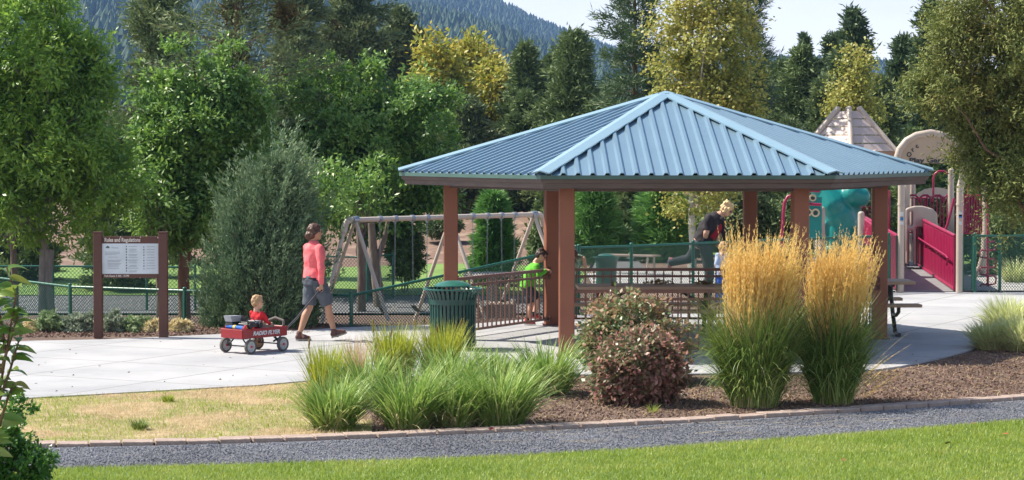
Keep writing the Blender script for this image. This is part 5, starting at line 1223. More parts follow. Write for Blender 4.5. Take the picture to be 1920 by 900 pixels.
for (u, Y, lab) in ((676, 52.5, 'rough grey tree trunk just inside the left swing legs, under the broad oak'), (586, 46, 'thin grey tree trunk between the woman in pink and the left swing legs'), (297, 44, 'thin grey trunk seen under the right edge of the sign board'), (25, 47, 'thin trunk at the left edge behind the low green fence')):
    g_ = gb_(u, Y); e = empty('tree', lab, 'tree', g_); b = MB(); q_ = 1.35 if u == 676 else 1; b.tube([(0, 0, -.1), (.02, 0, .9), (-.02, 0, 1.8), (.0, 0, 2.9)], [.085 * q_, .07 * q_, .065 * q_, .05 * q_], 9)
    cc = np.array([(g_[0] + random.uniform(-.5, .5), g_[1] + random.uniform(-.5, .5), g_[2] + random.uniform(2.2, 3.4)) for _ in range(26)])
    limbs(b, (0, 0, 1.7), [Vector(c) - Vector(g_) for c in cc[:9]], .03); b.build('trunk', M_bark, e, smooth=True)
    npmesh('crown', crown('c', cc, nrm(rng.normal(size=(26, 3))), 80, .4, .13, .05, L_oak, e), 4, L_oak, e, shift=g_)

# ---- bushy blue green juniper by the woman
g_ = gnd(468, 622); Yj = g_.y + 1.25; e = empty('juniper_bush', 'large feathery blue green juniper bush behind the red wagon', 'bush', (g_.x, Yj, -.12))
Ps = []; Ds = []; b = MB()
k_ = Yj / FPX
prof = [(0, 98), (.1, 118), (.3, 120), (.5, 112), (.7, 98), (.85, 74), (.95, 40), (1, 16)]
pz_, pr_ = [p[0] for p in prof], [p[1] * k_ for p in prof]; Hj = 335 * k_
for k in range(760):
    t = (random.random() ** .85); az = random.uniform(0, 6.283); rr = np.interp(t, pz_, pr_) * (random.uniform(.62, 1.05)); cx = .30 * t ** 1.4
    tip = Vector((cx + rr * math.cos(az), rr * math.sin(az) * .85, t * Hj)); L = random.uniform(.45, .95) * (1.0 if t < .8 else .8)
    d = Vector((math.cos(az) * .55, math.sin(az) * .5, 1.0 + t * .5)).normalized() + Vector((.12, 0, 0)) + Vector((random.uniform(-.2, .2), random.uniform(-.2, .2), 0))
    d.normalize(); root = tip - d * L
    if root.z < 0: root.z = 0.02
    tip = tip + d * random.choice((random.uniform(-.1, .1), random.uniform(-.1, .1), random.uniform(.15, .6)))
    for q in range(11):
        f_ = (q + random.random()) / 11; p = root.lerp(tip, f_) + Vector((random.gauss(0, .042), random.gauss(0, .042), 0)) * (1.05 - f_); Ps.append(p); Ds.append(d + Vector((math.cos(az) * .3, math.sin(az) * .3, 0)))
    if k % 9 == 0: b.tube([(0, 0, 0), (tip.x * .3, tip.y * .3, tip.z * .3 + .1), root.lerp(tip, .6)], [.03, .018, .006], 5, False)
Ps = np.array(Ps); Ds = nrm(np.array(Ds)); I = np.repeat(np.arange(len(Ps)), 10)
P = Ps[I] + rng.normal(size=(len(I), 3)) * .028; dd = Ds[I] + rng.normal(size=(len(I), 3)) * .42; s = rng.uniform(.6, 1.3, len(I))
npmesh('foliage', leafquads(P, dd, .075 * s, .017 * s), 4, L_blue, e); b.build('stem', M_bark, e, smooth=True)

# ---- big juniper hanging in from the right
Y = 37.0; gx_ = X_(2010, Y); e = empty('juniper_tree', 'big olive green juniper hanging in from the right over the playground sign', 'tree', (gx_, Y, 0))
ells = [E_(1900, 60, Y, 150, 130, 120), E_(1790, 170, Y, 98, 62, 90), E_(1890, 220, Y, 110, 90, 100), E_(1722, 190, Y, 36, 36, 40), E_(1790, 70, Y, 60, 50, 60), E_(1885, 335, Y, 70, 32, 70), E_(1960, 330, Y, 130, 100, 110), E_(2060, 180, Y, 130, 240, 130), E_(1860, 285, Y, 52, 45, 50), E_(1815, 268, Y, 36, 42, 40)]
Cc, D = ellpts(ells, 900, .35); b = MB(); b.tube([(0, 0, -.1), (.05, 0, 1.2), (-.1, 0, 2.6), (-.3, 0, 4.4), (-.3, 0, 5.6)], [.26, .21, .17, .1, .05], 12)
for i in rng.choice(len(Cc), 110, replace=False):
    c = Vector(Cc[i]) - Vector((gx_, Y, 0)); z0 = min(max(.9, c.z * random.uniform(.5, .9)), 4.8); limbs(b, (-.1 * z0 / 2, 0, z0), [c], .045, levels=6, jit=.16)
b.build('trunk', M_barkp, e, smooth=True)
V = crown('c', Cc, D, 210, .32, .075, .022, L_jung, e, up=.15, out=.5); npmesh('crown', V, 4, L_jung, e, shift=(gx_, Y, 0))

# ---- aspens
Y = 52
broadleaf('aspen_tree', 'tall yellow green aspen with a white trunk behind the pavilion roof', gb_(1297, Y), [E_(1330, 60, Y, 95, 85), E_(1290, 150, Y, 75, 70), E_(1385, 170, Y, 65, 80), E_(1330, 240, Y, 100, 80), E_(1330, 330, Y, 85, 50), E_(1275, 60, Y, 50, 55), E_(1290, 385, Y, 65, 28), E_(1350, -40, Y, 80, 70)], 430, 66, .40, .085, .07, L_asp, M_barkw, .085, fork=(X_(1299, Y), Y, 1.9), nl=40, shell=.25, top=(X_(1335, Y), Y, 7.0))
Y = 60
broadleaf('aspen_tree', 'small slender yellow green aspen above the tan playground roof', gb_(1600, Y), [E_(1600, 130, Y, 30, 40), E_(1600, 180, Y, 42, 40), E_(1605, 230, Y, 48, 40), E_(1560, 190, Y, 15, 30), E_(1610, 290, Y, 45, 40)], 190, 56, .36, .085, .07, L_asp, M_barkw, .05, nl=22, shell=.1)

# ---- conifers and other trees behind, one by one
def con(u, vtop, Y, hw, lab, m=None, nl=90, name='conifer_tree', **k):
    m = m or L_con; g_ = gb_(u, Y); z = at(u, vtop, Y).z; kk = Y / FPX
    a = dict(L=.21 * Y / 75, W=.055 * Y / 75, tuft=11, bl=22); a.update(k)
    if name == 'conifer_tree': hw *= 1.45; a['irr'] = .75; a['spr'] = .13; a['bl'] = 30
    return conifer(name, lab, g_, z - g_[2], hw * kk, m, M_barkp, 'trees standing behind the playground', nl=nl, **a)
con(300, -60, 66, 115, 'bulky grey green juniper between the ash and the tall bare limbed pine', L_jun, 130, 'juniper_tree', pw=.45, low=.05, irr=.6, brooms=2)
con(446, -150, 58, 150, 'tall pine with dark bare limbs and brown brooms behind the left oak', L_jun, 75, 'pine_tree', pw=.35, low=.35, irr=.8, tuft=7, tr=.15, brooms=6, droop=-.1)
con(560, -40, 97, 90, 'shaggy grey green juniper behind the left shoulder of the broad oak', L_jun, 130, 'juniper_tree', pw=.5, low=.05, irr=.6, brooms=3)
con(660, -70, 99, 100, 'tall grey green juniper with dark brooms right above the broad oak', L_jun, 140, 'juniper_tree', pw=.45, low=.05, irr=.6, brooms=3)
con(752, 22, 101, 62, 'pointed grey green conifer left of the yellow trees', L_jun, 110, pw=.7, low=.05, irr=.5)
con(722, 60, 104, 40, 'slim pointed conifer peeping over the right side of the broad oak', L_jun, 80, pw=.8, low=.05, irr=.5)
con(872, 190, 88, 75, 'low dark bushy juniper left of the pavilion roof', L_jun, 120, 'juniper_tree', pw=.5, low=.02, irr=.5)
con(800, 240, 96, 70, 'low dark juniper behind the right edge of the broad oak', L_jun, 110, 'juniper_tree', pw=.5, low=.02, irr=.5)
con(986, 88, 92, 42, 'narrow green conifer right of the yellow trees', L_con, 110, pw=.7, low=.03, irr=.5)
con(1035, 110, 94, 38, 'slim dim conifer between the two pointed conifers left of the roof peak', L_con, 90, pw=.7, low=.03, irr=.5)
con(1076, 66, 84, 66, 'full green pointed conifer left of the dark pine', L_con, 150, pw=.75, low=.03, irr=.5)
con(1120, 200, 76, 55, 'low green conifer rising over the left slope of the pavilion roof', L_con, 110, pw=.7, low=.03, irr=.5)
con(985, 180, 88, 48, 'small green conifer above the left slope of the roof', L_con, 100, pw=.7, low=.03, irr=.5)
con(1190, -60, 66, 82, 'tall dark ponderosa pine left of the aspen', L_pine, 95, 'pine_tree', pw=.35, low=.12, irr=.7, tuft=7, bl=26, L=.26, W=.028, spr=.13)
con(1400, -50, 74, 78, 'tall dark pine half hidden behind the right side of the aspen', L_pine, 100, 'pine_tree', pw=.4, low=.1, irr=.6, tuft=7, bl=24, L=.28, W=.03, spr=.13)
con(1500, 95, 86, 52, 'dim dark conifer just right of the aspen', L_con, 100, pw=.7, low=.03, irr=.5)
con(1462, 120, 92, 50, 'broad dim conifer close against the right side of the aspen', L_con, 90, pw=.6, low=.03, irr=.5)
con(1507, 70, 98, 20, 'thin spindly conifer top standing up against the sky', L_pine, 60, pw=.9, low=.2, irr=.6)
con(1598, 22, 82, 52, 'tall dark pointed conifer above the small slender aspen', L_pine, 110, pw=.75, low=.03, irr=.6)
con(1560, 70, 86, 42, 'dark conifer at the left shoulder of the tallest pointed conifer', L_pine, 90, pw=.7, low=.03, irr=.6)
con(1545, 150, 70, 55, 'bushy grey green juniper left of the small slender aspen', L_jun, 130, 'juniper_tree', pw=.5, low=.02, irr=.5)
con(1655, 150, 74, 55, 'mid green juniper filling the gap right of the small slender aspen', L_jun, 120, 'juniper_tree', pw=.55, low=.02, irr=.5)
con(1690, 75, 78, 45, 'dark ragged conifer left of the big hanging juniper', L_pine, 95, pw=.6, low=.05, irr=.7)
con(1742, 5, 70, 60, 'tall dark pine rising behind the big hanging juniper', L_pine, 110, 'pine_tree', pw=.5, low=.05, irr=.7)
con(1630, 260, 66, 60, 'low juniper behind the tan playground roof', L_jun, 110, 'juniper_tree', pw=.5, low=.02, irr=.5)
con(1720, 250, 64, 60, 'low dark juniper behind the playground arch', L_con, 110, 'juniper_tree', pw=.5, low=.02, irr=.5)
con(1480, 230, 68, 70, 'low dark juniper behind the right slope of the pavilion roof', L_jun, 120, 'juniper_tree', pw=.5, low=.02, irr=.5)
con(1400, 270, 64, 60, 'dark juniper behind the blonde woman', L_jun, 110, 'juniper_tree', pw=.5, low=.02, irr=.5)
con(1190, 265, 62, 62, 'dark shaggy juniper between the two young pines', L_jun, 120, 'juniper_tree', pw=.5, low=.02, irr=.5)
con(1040, 330, 66, 45, 'dark juniper behind the brown post pair', L_jun, 90, 'juniper_tree', pw=.5, low=.02, irr=.5)
con(1850, 300, 60, 80, 'dark green juniper behind the maroon bars at the right', L_con, 120, 'juniper_tree', pw=.5, low=.02, irr=.5)
con(1930, 330, 56, 70, 'dark green juniper at the right edge behind the green fence', L_con, 110, 'juniper_tree', pw=.5, low=.02, irr=.5)
con(215, 250, 60, 80, 'dark juniper in the shade between the ash and the left oak', L_jun, 110, 'juniper_tree', pw=.5, low=.02, irr=.5)
con(500, 300, 94, 85, 'dark juniper behind the blue green juniper bush', L_jun, 110, 'juniper_tree', pw=.5, low=.02, irr=.5)
con(20, 300, 64, 95, 'dark juniper at the far left behind the ash', L_jun, 100, 'juniper_tree', pw=.5, low=.02, irr=.5)
for a in ((1115, 352, 56, 52, 'plump young green pine right of the double brown posts'), (1245, 352, 56, 60, 'plump young green pine left of the white aspen trunk'), (926, 366, 62, 42, 'light green young pine behind the right half of the swing set'), (1022, 395, 74, 24, 'young pine in front of the tan house behind the last swing')):
    con(*a, m=L_pineg, nl=110, name='young_pine', pw=.55, low=.02, irr=.35, tuft=7, bl=26, L=.26, W=.03, spr=.14)
Y = 59
def mound(name, lab, u, v, Y, hw, hh, m, n=90, per=90, L=.1, W=.04, cat='shrub', group=None, z0=None):
    k = Y / FPX; x = X_(u, Y); z = hz(x, Y) if z0 is None else z0; e = empty(name, lab, cat, (x, Y, z), 0, group)
    c = Vector((x, Y, max(at(u, v, Y).z, z))); Cc, D = ellpts([(c.x, c.y, c.z, hw * k, hw * k, hh * k)], n, .35); Cc[:, 2] = np.maximum(Cc[:, 2], z + .03)
    npmesh('foliage', crown('c', Cc, D, per, min(hw, hh) * k * .35, L, W, m, e, up=.4), 4, m, e, shift=(x, Y, z))
    b = MB(); limbs(b, (0, 0, 0), [Vector(p) - Vector((x, Y, z)) for p in Cc[:7]], .02); b.build('stem', M_bark, e, smooth=True); return e
mound('arborvitae', 'dark oval arborvitae on the lawn behind the left pair of swings', 757, 475, Y, 31, 52, leafmat('arb', [G(.03, .06, .02), G(.055, .09, .025), G(.08, .11, .03)], .7, .15), 160, 120)
for i, (u, v, Y, a, b_, lab, m) in enumerate([(705, 445, 84, 30, 22, 'dark rounded shrub behind the weathered trunk', L_con), (830, 425, 80, 40, 16, 'dark rounded shrub on the dirt bank behind the middle swing legs', L_jun), (560, 470, 60, 50, 50, 'dark shrub behind the woman in pink', L_con), (650, 450, 84, 40, 22, 'dark shrub behind the left end of the swing beam', L_jun), (60, 505, 70, 60, 35, 'shrub on the far lawn at the left', L_jun),
        (1880, 470, 50, 60, 60, 'dark shrub behind the fence at the right', L_con), (1395, 400, 58, 45, 60, 'grey green shrub behind the blonde woman', L_jun), (1440, 440, 58, 50, 50, 'dark shrub left of the maroon bent pole', L_con), (1320, 440, 60, 40, 50, 'dark shrub right of the white aspen trunk', L_con), (1180, 470, 58, 50, 40, 'dark low shrub between the young pines', L_con), (1050, 440, 60, 50, 50, 'dark shrub behind the double brown posts', L_con),
        (1620, 420, 60, 60, 60, 'dark shrub behind the teal climbing form', L_con), (1500, 420, 60, 50, 60, 'grey green shrub behind the right brown post', L_jun), (1760, 420, 60, 70, 60, 'dark shrub behind the deck guard rails', L_con)]):
    mound('shrub', lab, u, v, Y, a, b_, m, 110, 90, .16, .05)
for (u, v, Y, a, b_, lab) in [(820, 170, 93, 55, 100, 'tall yellow green tree left of the golden one'), (940, 180, 99, 55, 70, 'golden yellow tree above the pale house roof'), (880, 130, 104, 40, 60, 'yellow tree between the other two yellow trees')]:
    g_ = gb_(u, Y); broadleaf('cottonwood_tree', lab, g_, [E_(u, v, Y, a * .8, b_ * .9), E_(u - a * .5, v + b_ * .5, Y, a * .6, b_ * .5), E_(u + a * .5, v + b_ * .4, Y, a * .6, b_ * .6), E_(u, v + b_, Y, a, b_ * .5)], 170, 90, .75, .24, .13, L_yel, M_bark, .15, 'yellow trees in the distance')
for i, (u, Y, vt, hw_) in enumerate([(u_, 112 + (k % 3) * 9, 215 + (k * 37) % 60, 60) for k, u_ in enumerate(range(-60, 2000, 92))]):
    e = con(u, vt, Y, hw_, ' ', L_con, 60, low=.02, pw=.6, irr=.5, bl=10); e['group'] = 'far tree belt'
    e['label'] = 'dim conifer of the far tree belt seen through gaps between nearer trees'

# ---- foreground: grass clumps
L_gr = leafmat('clump_grass', [G(.05, .10, .02), G(.09, .155, .03), G(.16, .22, .055), G(.30, .32, .14)], .45, .35)
L_gry = leafmat('yellow_grass', [G(.08, .12, .015), G(.15, .19, .02), G(.23, .235, .03), G(.26, .19, .05)], .5, .4)
L_tan = leafmat('dry_grass_blade', [G(.20, .145, .075), G(.30, .235, .13), G(.38, .31, .19)], .7, .35)
L_plume = leafmat('plume', [G(.36, .235, .075), G(.42, .295, .105), G(.44, .345, .165)], .75, .4)
L_pg = leafmat('plume_grass_leaf', [G(.025, .05, .012), G(.055, .09, .02), G(.11, .145, .03), G(.24, .235, .08)], .5, .3)
def clump(name, lab, c, n, H, rad, m, W=.011, lean=(.1, .75), droop=(.5, 1.7), cat='grass clump', group=None, dark=None, heads=0, rows=6, asym=0):
    e = empty(name, lab, cat, (c[0], c[1], c[2]), 0, group)
    a = rng.uniform(0, 6.283, n); r = rad * np.sqrt(rng.uniform(0, 1, n)) * .55; P = np.stack([np.cos(a) * r, np.sin(a) * r * .9, np.zeros(n)], 1)
    ang = a + rng.normal(0, .6, n); L = H * rng.uniform(.55, 1.2, n) * 1.15; ln = rng.uniform(*lean, n) * (.4 + .8 * r / (rad * .55))
    V = blades(P, ang, ln, L, np.full(n, W) * rng.uniform(.6, 1.3, n), rng.uniform(*droop, n), rows)
    npmesh('blades', V, 'strip', m, e, smooth=False)
    if n > 500 and m is not L_tan:
        k = n // 9; a = rng.uniform(0, 6.283, k); r = rad * .5 * np.sqrt(rng.uniform(0, 1, k)); P = np.stack([np.cos(a) * r, np.sin(a) * r, np.zeros(k)], 1)
        npmesh('dry_blades', blades(P, a + rng.normal(0, .7, k), rng.uniform(.3, 1.2, k), H * rng.uniform(.5, 1.15, k), np.full(k, W * .8), rng.uniform(.8, 2.4, k), rows), 'strip', L_tan, e)
    if heads:
        a = rng.uniform(0, 6.283, heads); P = np.stack([np.cos(a) * rad * .5, np.sin(a) * rad * .4, np.zeros(heads)], 1); 
        for k in range(heads):
            b = MB(); h2 = MB(); t_ = Vector((P[k][0] * 1.6, P[k][1] * 1.6, H * random.uniform(.95, 1.2))); b.tube([tuple(P[k]), t_], .0035, 4); h2.tube([t_, t_ + Vector((0, 0, .05)), t_ + Vector((.01, 0, .09))], [.008, .012, .004], 5)
            st = b.build('seed_stem', M_twig, e); h2.build('seed_head', M_twig, st)
    return e
gl = 'green grass clumps in the bed by the litter bin'
def cl(u, v, n, H, rad, lab, m=None, **k): g_ = gnd(u, v); return clump('grass_clump', lab, (g_.x, g_.y, -.02), int(n * .75), H, rad, m or L_gr, group=gl, **{**dict(W=.015 if m is None else .012), **k})
cl(625, 800, 1000, .50, .34, 'front left arching green grass clump beside the dry lawn')
cl(765, 798, 1000, .60, .40, 'arching green grass clump second from the left along the brick edging')
cl(935, 792, 1200, .62, .46, 'biggest arching green grass clump at the right end of the row along the brick edging')
cl(850, 795, 800, .52, .34, 'arching green grass clump between the second and the biggest ones')
cl(690, 755, 700, .55, .32, 'green clump in the middle row behind the two left ones')
cl(845, 748, 900, .60, .40, 'green clump in the middle row right below the litter bin')
cl(1025, 735, 900, .56, .40, 'green grass clump at the foot of the nearest brown post')
cl(610, 745, 800, .50, .24, 'upright yellow green grass clump with pointed tips at the far left', L_gry, lean=(.02, .35), droop=(.1, .6), heads=2)
cl(740, 712, 1100, .56, .32, 'upright yellow green grass clump left of the litter bin', L_gry, lean=(.02, .4), droop=(.1, .7), heads=4)
cl(830, 712, 1000, .58, .30, 'upright yellow green grass clump right in front of the litter bin', L_gry, lean=(.02, .4), droop=(.1, .8), heads=5)
cl(930, 712, 700, .36, .34, 'low green grass clump right of the litter bin')
g_ = gnd(668, 725); clump('feather_grass', 'pale tan feathery grass tuft among the green clumps', (g_.x, g_.y, -.02), 420, .50, .20, L_tan, W=.006, lean=(.02, .3), droop=(.1, .5), cat='grass tuft')
# plume grasses
def plume(u, v, lab, H, rad, n1, n2, lean=0):
    g_ = gnd(u, v); e = empty('plume_grass', lab, 'ornamental grass', (g_.x, g_.y, -.02), 0, 'two tall plume grasses')
    def ring(n, f_): a = rng.uniform(0, 6.283, n); r = rad * f_ * np.sqrt(rng.uniform(0, 1, n)); return a, np.stack([np.cos(a) * r, np.sin(a) * r, np.zeros(n)], 1), r
    a, P, r = ring(n1, .62); hh = H * (.24 + .56 * rng.uniform(0, 1, n1) ** 1.7)
    V = blades(P, a + rng.normal(0, .6, n1), rng.uniform(.05, .30, n1) * (.5 + r / rad), hh, rng.uniform(.008, .016, n1), rng.uniform(.2, 1.1, n1) + 1.3 * rng.uniform(0, 1, n1) ** 3, 8)
    npmesh('leaf_blades', V, 'strip', L_pg, e)
    n3 = n1 // 3; a, P, r = ring(n3, .75); P[:, 2] = rng.uniform(0, .55, n3)
    npmesh('drooping_blades', blades(P, a + rng.normal(0, .4, n3), rng.uniform(.25, .8, n3), rng.uniform(.35, .75, n3), rng.uniform(.008, .014, n3), rng.uniform(1.3, 2.8, n3), 8), 'strip', L_gr, e)
    n3 = n1 // 4; a, P, r = ring(n3, .7); P[:, 2] = rng.uniform(.1, 1.0, n3)
    npmesh('dry_blades', blades(P, a, rng.uniform(.1, .7, n3), rng.uniform(.2, .5, n3), rng.uniform(.006, .010, n3), rng.uniform(.6, 2.8, n3), 7), 'strip', L_tan, e)
    a, P, r = ring(n2, .66)
    Lh = H * (.72 + .32 * rng.uniform(0, 1, n2) ** .6) * (1.0 - .05 * (r / (rad * .66)) ** 2) * (1 + .07 * np.sin(a * 3 + u) + .05 * np.cos(a * 5)); an = a + rng.normal(0, .5, n2); ln = rng.uniform(0, .07, n2) + .07 * r / rad; dr = rng.uniform(.0, .30, n2) ** 1.2
    St = blades(P, an, ln, Lh, np.full(n2, .0045), dr, 7)
    hz_ = (St[..., 2:3] / H) ** 2; St[..., 0:1] += hz_ * lean * rng.uniform(.3, 1.6, (n2, 1, 1, 1)); npmesh('stems', St, 'strip', L_tan, e)
    mid_ = St.mean(2); per = 46; tt = rng.uniform(0, 1, (n2, per)); hl = rng.uniform(1.5, 3.7, (n2, 1)); idx = 6 - hl + tt * hl * .999; i0 = np.minimum(idx.astype(int), 5); fr = (idx - i0)[..., None]
    rows_ = np.arange(n2)[:, None]; Pp = mid_[rows_, i0] * (1 - fr) + mid_[rows_, i0 + 1] * fr; ax = nrm(mid_[rows_, i0 + 1] - mid_[rows_, i0])
    fat = np.sin(np.clip(tt, 0, 1) * math.pi) * .8 + .25
    Pp = Pp + rng.normal(size=Pp.shape) * .004; dd = nrm(ax + rng.normal(size=Pp.shape) * .26); Lq = (.030 + .03 * rng.uniform(0, 1, (n2, per))) * fat + .010
    npmesh('plumes', leafquads(Pp.reshape(-1, 3), dd.reshape(-1, 3), Lq.ravel(), (Lq * .20).ravel()), 4, L_plume, e)
    return e
plume(1414, 758, 'tall golden plume grass on the left, nearest the reddish bush', 1.84, .40, 2900, 600, .12)
plume(1562, 752, 'tall golden plume grass on the right, with stems leaning towards the pavilion post', 1.76, .33, 2100, 480, .12)
# loose straws low to the right of the plume grass
g_ = gnd(1630, 745); n = 34; a = rng.uniform(-.25, .5, n); P = np.stack([rng.normal(0, .07, n), rng.normal(0, .1, n), rng.uniform(0, .35, n)], 1); e = empty('straw_tuft', 'loose straw stems lying low to the right of the plume grass', 'straw', (g_.x, g_.y, 0))
npmesh('blades', blades(P, a, rng.uniform(.75, 1.25, n), rng.uniform(.3, .62, n), np.full(n, .012), rng.uniform(.1, .6, n), 6), 'strip', L_plume, e)
# reddish bushes
L_red = leafmat('burning_bush_leaf', [G(.035, .075, .025), G(.085, .085, .04), G(.20, .095, .08), G(.31, .17, .15)], .4, .35)
L_redg = leafmat('burning_bush_leaf_green', [G(.035, .075, .025), G(.075, .11, .04), G(.18, .115, .07), G(.34, .15, .095)], .4, .35)
def redbush(u, v, uc, vc, hw, hh, lab, m, n, Y_=None):
    g_ = gnd(u, v); k = g_.y / FPX; e = empty('burning_bush', lab, 'bush', (g_.x, g_.y, -.02), 0, 'reddish bushes in front of the pavilion')
    c = at(uc, vc, g_.y); Cc, D = ellpts([(c.x, c.y, c.z, hw * k, hw * k * .9, hh * k), (c.x, c.y, c.z - hh * k * .25, hw * k * .9, hw * k * .85, hh * k * .72)], n, .55)
    keep = Cc[:, 2] > .05; Cc, D = Cc[keep], D[keep]; D = D + np.array([0, 0, .0])
    V = crown('c', Cc, D, 62, .15, .062, .038, m, e, up=.1, out=.9); npmesh('foliage', V, 4, m, e, shift=(g_.x, g_.y, -.02))
    b = MB(); limbs(b, (0, 0, 0), [Vector(p) - Vector((g_.x, g_.y, 0)) for p in Cc[:26]], .013); b.build('stem', M_bark, e, smooth=True)
redbush(1205, 752, 1200, 686, 80, 62, 'reddish purple rounded bush in front, nearest the brick edging', L_red, 430)
redbush(1185, 712, 1188, 642, 90, 72, 'green and orange red bush behind the reddish purple one', L_redg, 480)
# variegated grass mound on the right
L_var = leafmat('variegated_leaf', [G(.12, .15, .05), G(.25, .28, .12), G(.38, .39, .22), G(.44, .42, .28)], .5, .3)
gv = 'pale variegated grass mounds at the right edge'
for (u, v, n, H, rad, lab) in [(1865, 652, 1500, .36, .40, 'pale striped grass mound nearest the pavement corner'), (1925, 655, 1500, .46, .48, 'pale striped grass mound at the right frame edge'), (1900, 625, 1500, .52, .50, 'taller pale striped grass mound behind the other two'), (1990, 650, 1100, .5, .5, 'pale striped grass mound cut by the right frame edge')]:
    g_ = gnd(u, v); clump('striped_grass', lab, (g_.x, g_.y, -.02), n, H, rad, L_var, W=.017, lean=(.1, .9), droop=(.4, 1.5), group=gv)
for (u, v, Y, lab) in ((1905, 520, 47, 'straw coloured grass tuft behind the right fence'), (1955, 520, 48, 'straw coloured grass tuft at the right edge behind the fence')):
    x = X_(u, Y); clump('grass_tuft', lab, (x, Y, hz(x, Y)), 300, .5, .3, L_var, W=.02, cat='grass tuft')
# grey perennials around the sign
L_sage = leafmat('grey_leaf', [G(.07, .09, .06), G(.12, .15, .10), G(.19, .21, .16)], .7, .2); L_sageg = leafmat('green_grey_leaf', [G(.06, .10, .04), G(.11, .16, .07), G(.18, .22, .11)], .6, .2); L_lav = leafmat('straw_leaf', [G(.20, .17, .09), G(.33, .28, .16), G(.45, .38, .24)], .8, .2)
for (u, v, hw, hh, m, lab) in [(90, 606, 30, 18, L_sageg, 'green grey perennial at the left end of the bed by the sign'), (140, 610, 34, 22, L_sage, 'silvery perennial cushion left of the sign'), (172, 606, 20, 17, L_sage, 'silvery perennial close against the left sign post'), (215, 611, 32, 21, L_sage, 'silvery perennial under the left half of the sign'), (250, 612, 26, 17, L_sageg, 'green grey perennial under the middle of the sign'), (285, 616, 24, 14, L_lav, 'straw coloured perennial beside the right sign post'), (335, 614, 22, 14, L_lav, 'straw coloured perennial between the sign and the juniper bush'), (60, 618, 16, 12, L_lav, 'small straw coloured perennial near the left edge')]:
    Y = 35.0; mound('perennial', lab, u, v, Y, hw, hh, m, 70, 70, .055, .018, 'perennial', 'perennials in the bed around the sign')
# foreground left bush and sapling
L_fg = leafmat('front_bush_leaf', [G(.022, .06, .010), G(.045, .11, .014), G(.085, .16, .022)], .35, .3, .6); L_sap = leafmat('sapling_leaf', [G(.035, .075, .014), G(.07, .12, .022), G(.12, .145, .035), G(.17, .09, .04)], .35, .35, .6)
Y = 17.5; x = X_(20, Y); e = empty('leafy_bush', 'dense small leaved green bush in the near left corner', 'bush', (x, Y, 0)); k = Y / FPX
Cc, D = ellpts([E_(5, 850, Y, 95, 105, 90), E_(-60, 900, Y, 140, 130, 110), E_(20, 940, Y, 95, 90, 90)], 420, .6); keep = Cc[:, 2] > .02
npmesh('foliage', crown('c', Cc[keep], D[keep], 70, .07, .042, .022, L_fg, e, up=.2, out=.9), 4, L_fg, e, shift=(x, Y, 0)); b = MB(); limbs(b, (0, 0, 0), [Vector(p) - Vector((x, Y, 0)) for p in Cc[:20]], .012); b.build('stem', M_bark, e, smooth=True)
def bigleaves(P, D, L, W, rows=6):
    n = len(P); D = nrm(D); S1 = nrm(np.cross(D, np.array([0, -.45, .8]) + rng.normal(size=(n, 3)) * .35)); N = np.cross(S1, D); out = []
    for i in range(rows):
        t = i / (rows - 1); wd = math.sin(math.pi * min(1, t * .94 + .05)) ** .8 * .5 * (1 - .35 * t)
        c = P + D * (L * t)[:, None] - np.array([0, 0, 1.]) * (L * t * t * .45)[:, None]
        out.append(np.stack([c - S1 * (W * wd)[:, None] + N * (W * wd * .35)[:, None], c, c + S1 * (W * wd)[:, None] + N * (W * wd * .35)[:, None]], 1))
    return np.stack(out, 1)   # n,rows,3,3
Y = 15.5; x0 = X_(-30, Y); e = empty('sapling', 'young sapling with long drooping leaves at the left edge', 'sapling', (x0, Y, 0)); b = MB(); Pl = []; Dl = []
for (pts) in ([(-40, 1050), (-5, 760), (15, 640), (30, 555), (12, 500)], [(0, 700), (25, 620), (38, 575)], [(-5, 760), (20, 690), (35, 640)], [(-30, 800), (-20, 650), (0, 540)], [(10, 660), (2, 600), (-8, 560)], [(-20, 860), (15, 745), (25, 720)]):
    p3 = [at(u, v, Y + random.uniform(-.1, .1)) for u, v in pts]; p3 = [p if p.z > 0 else Vector((p.x, p.y, 0)) for p in p3]; b.tube(p3, [.012 * (1 - .7 * k / len(p3)) for k in range(len(p3))], 6)
    for k in range(len(p3) - 1):
        nn_ = 8
        for q in range(nn_):
            f_ = (q + random.random()) / nn_; 
            if k == 0 and len(p3) >= 5 and f_ < .5: continue
            Pl.append(p3[k].lerp(p3[k + 1], f_)); az = random.uniform(0, 6.28); Dl.append((math.cos(az), math.sin(az) * .6, random.uniform(.1, .8)))
Pl = np.array(Pl); V = bigleaves(Pl, np.array(Dl), rng.uniform(.13, .20, len(Pl)), rng.uniform(.06, .085, len(Pl)))
n_, r_, _, _ = V.shape; Q = []
for i in range(r_ - 1):
    for j in (0, 1): Q.append(np.stack([V[:, i, j], V[:, i, j + 1], V[:, i + 1, j + 1], V[:, i + 1, j]], 1))
V2 = V.reshape(n_, r_ * 3, 3); me = bpy.data.meshes.new('leaves'); fs = [(o * r_ * 3 + i * 3 + j, o * r_ * 3 + i * 3 + j + 1, o * r_ * 3 + i * 3 + j + 4, o * r_ * 3 + i * 3 + j + 3) for o in range(n_) for i in range(r_ - 1) for j in (0, 1)]
me.from_pydata((V2.reshape(-1, 3) - np.array([x0, Y, 0])).tolist(), [], fs); me.update(); link('leaves', me, L_sap, e, smooth=True)
b.build('stem', M_barkp, e, True, True)

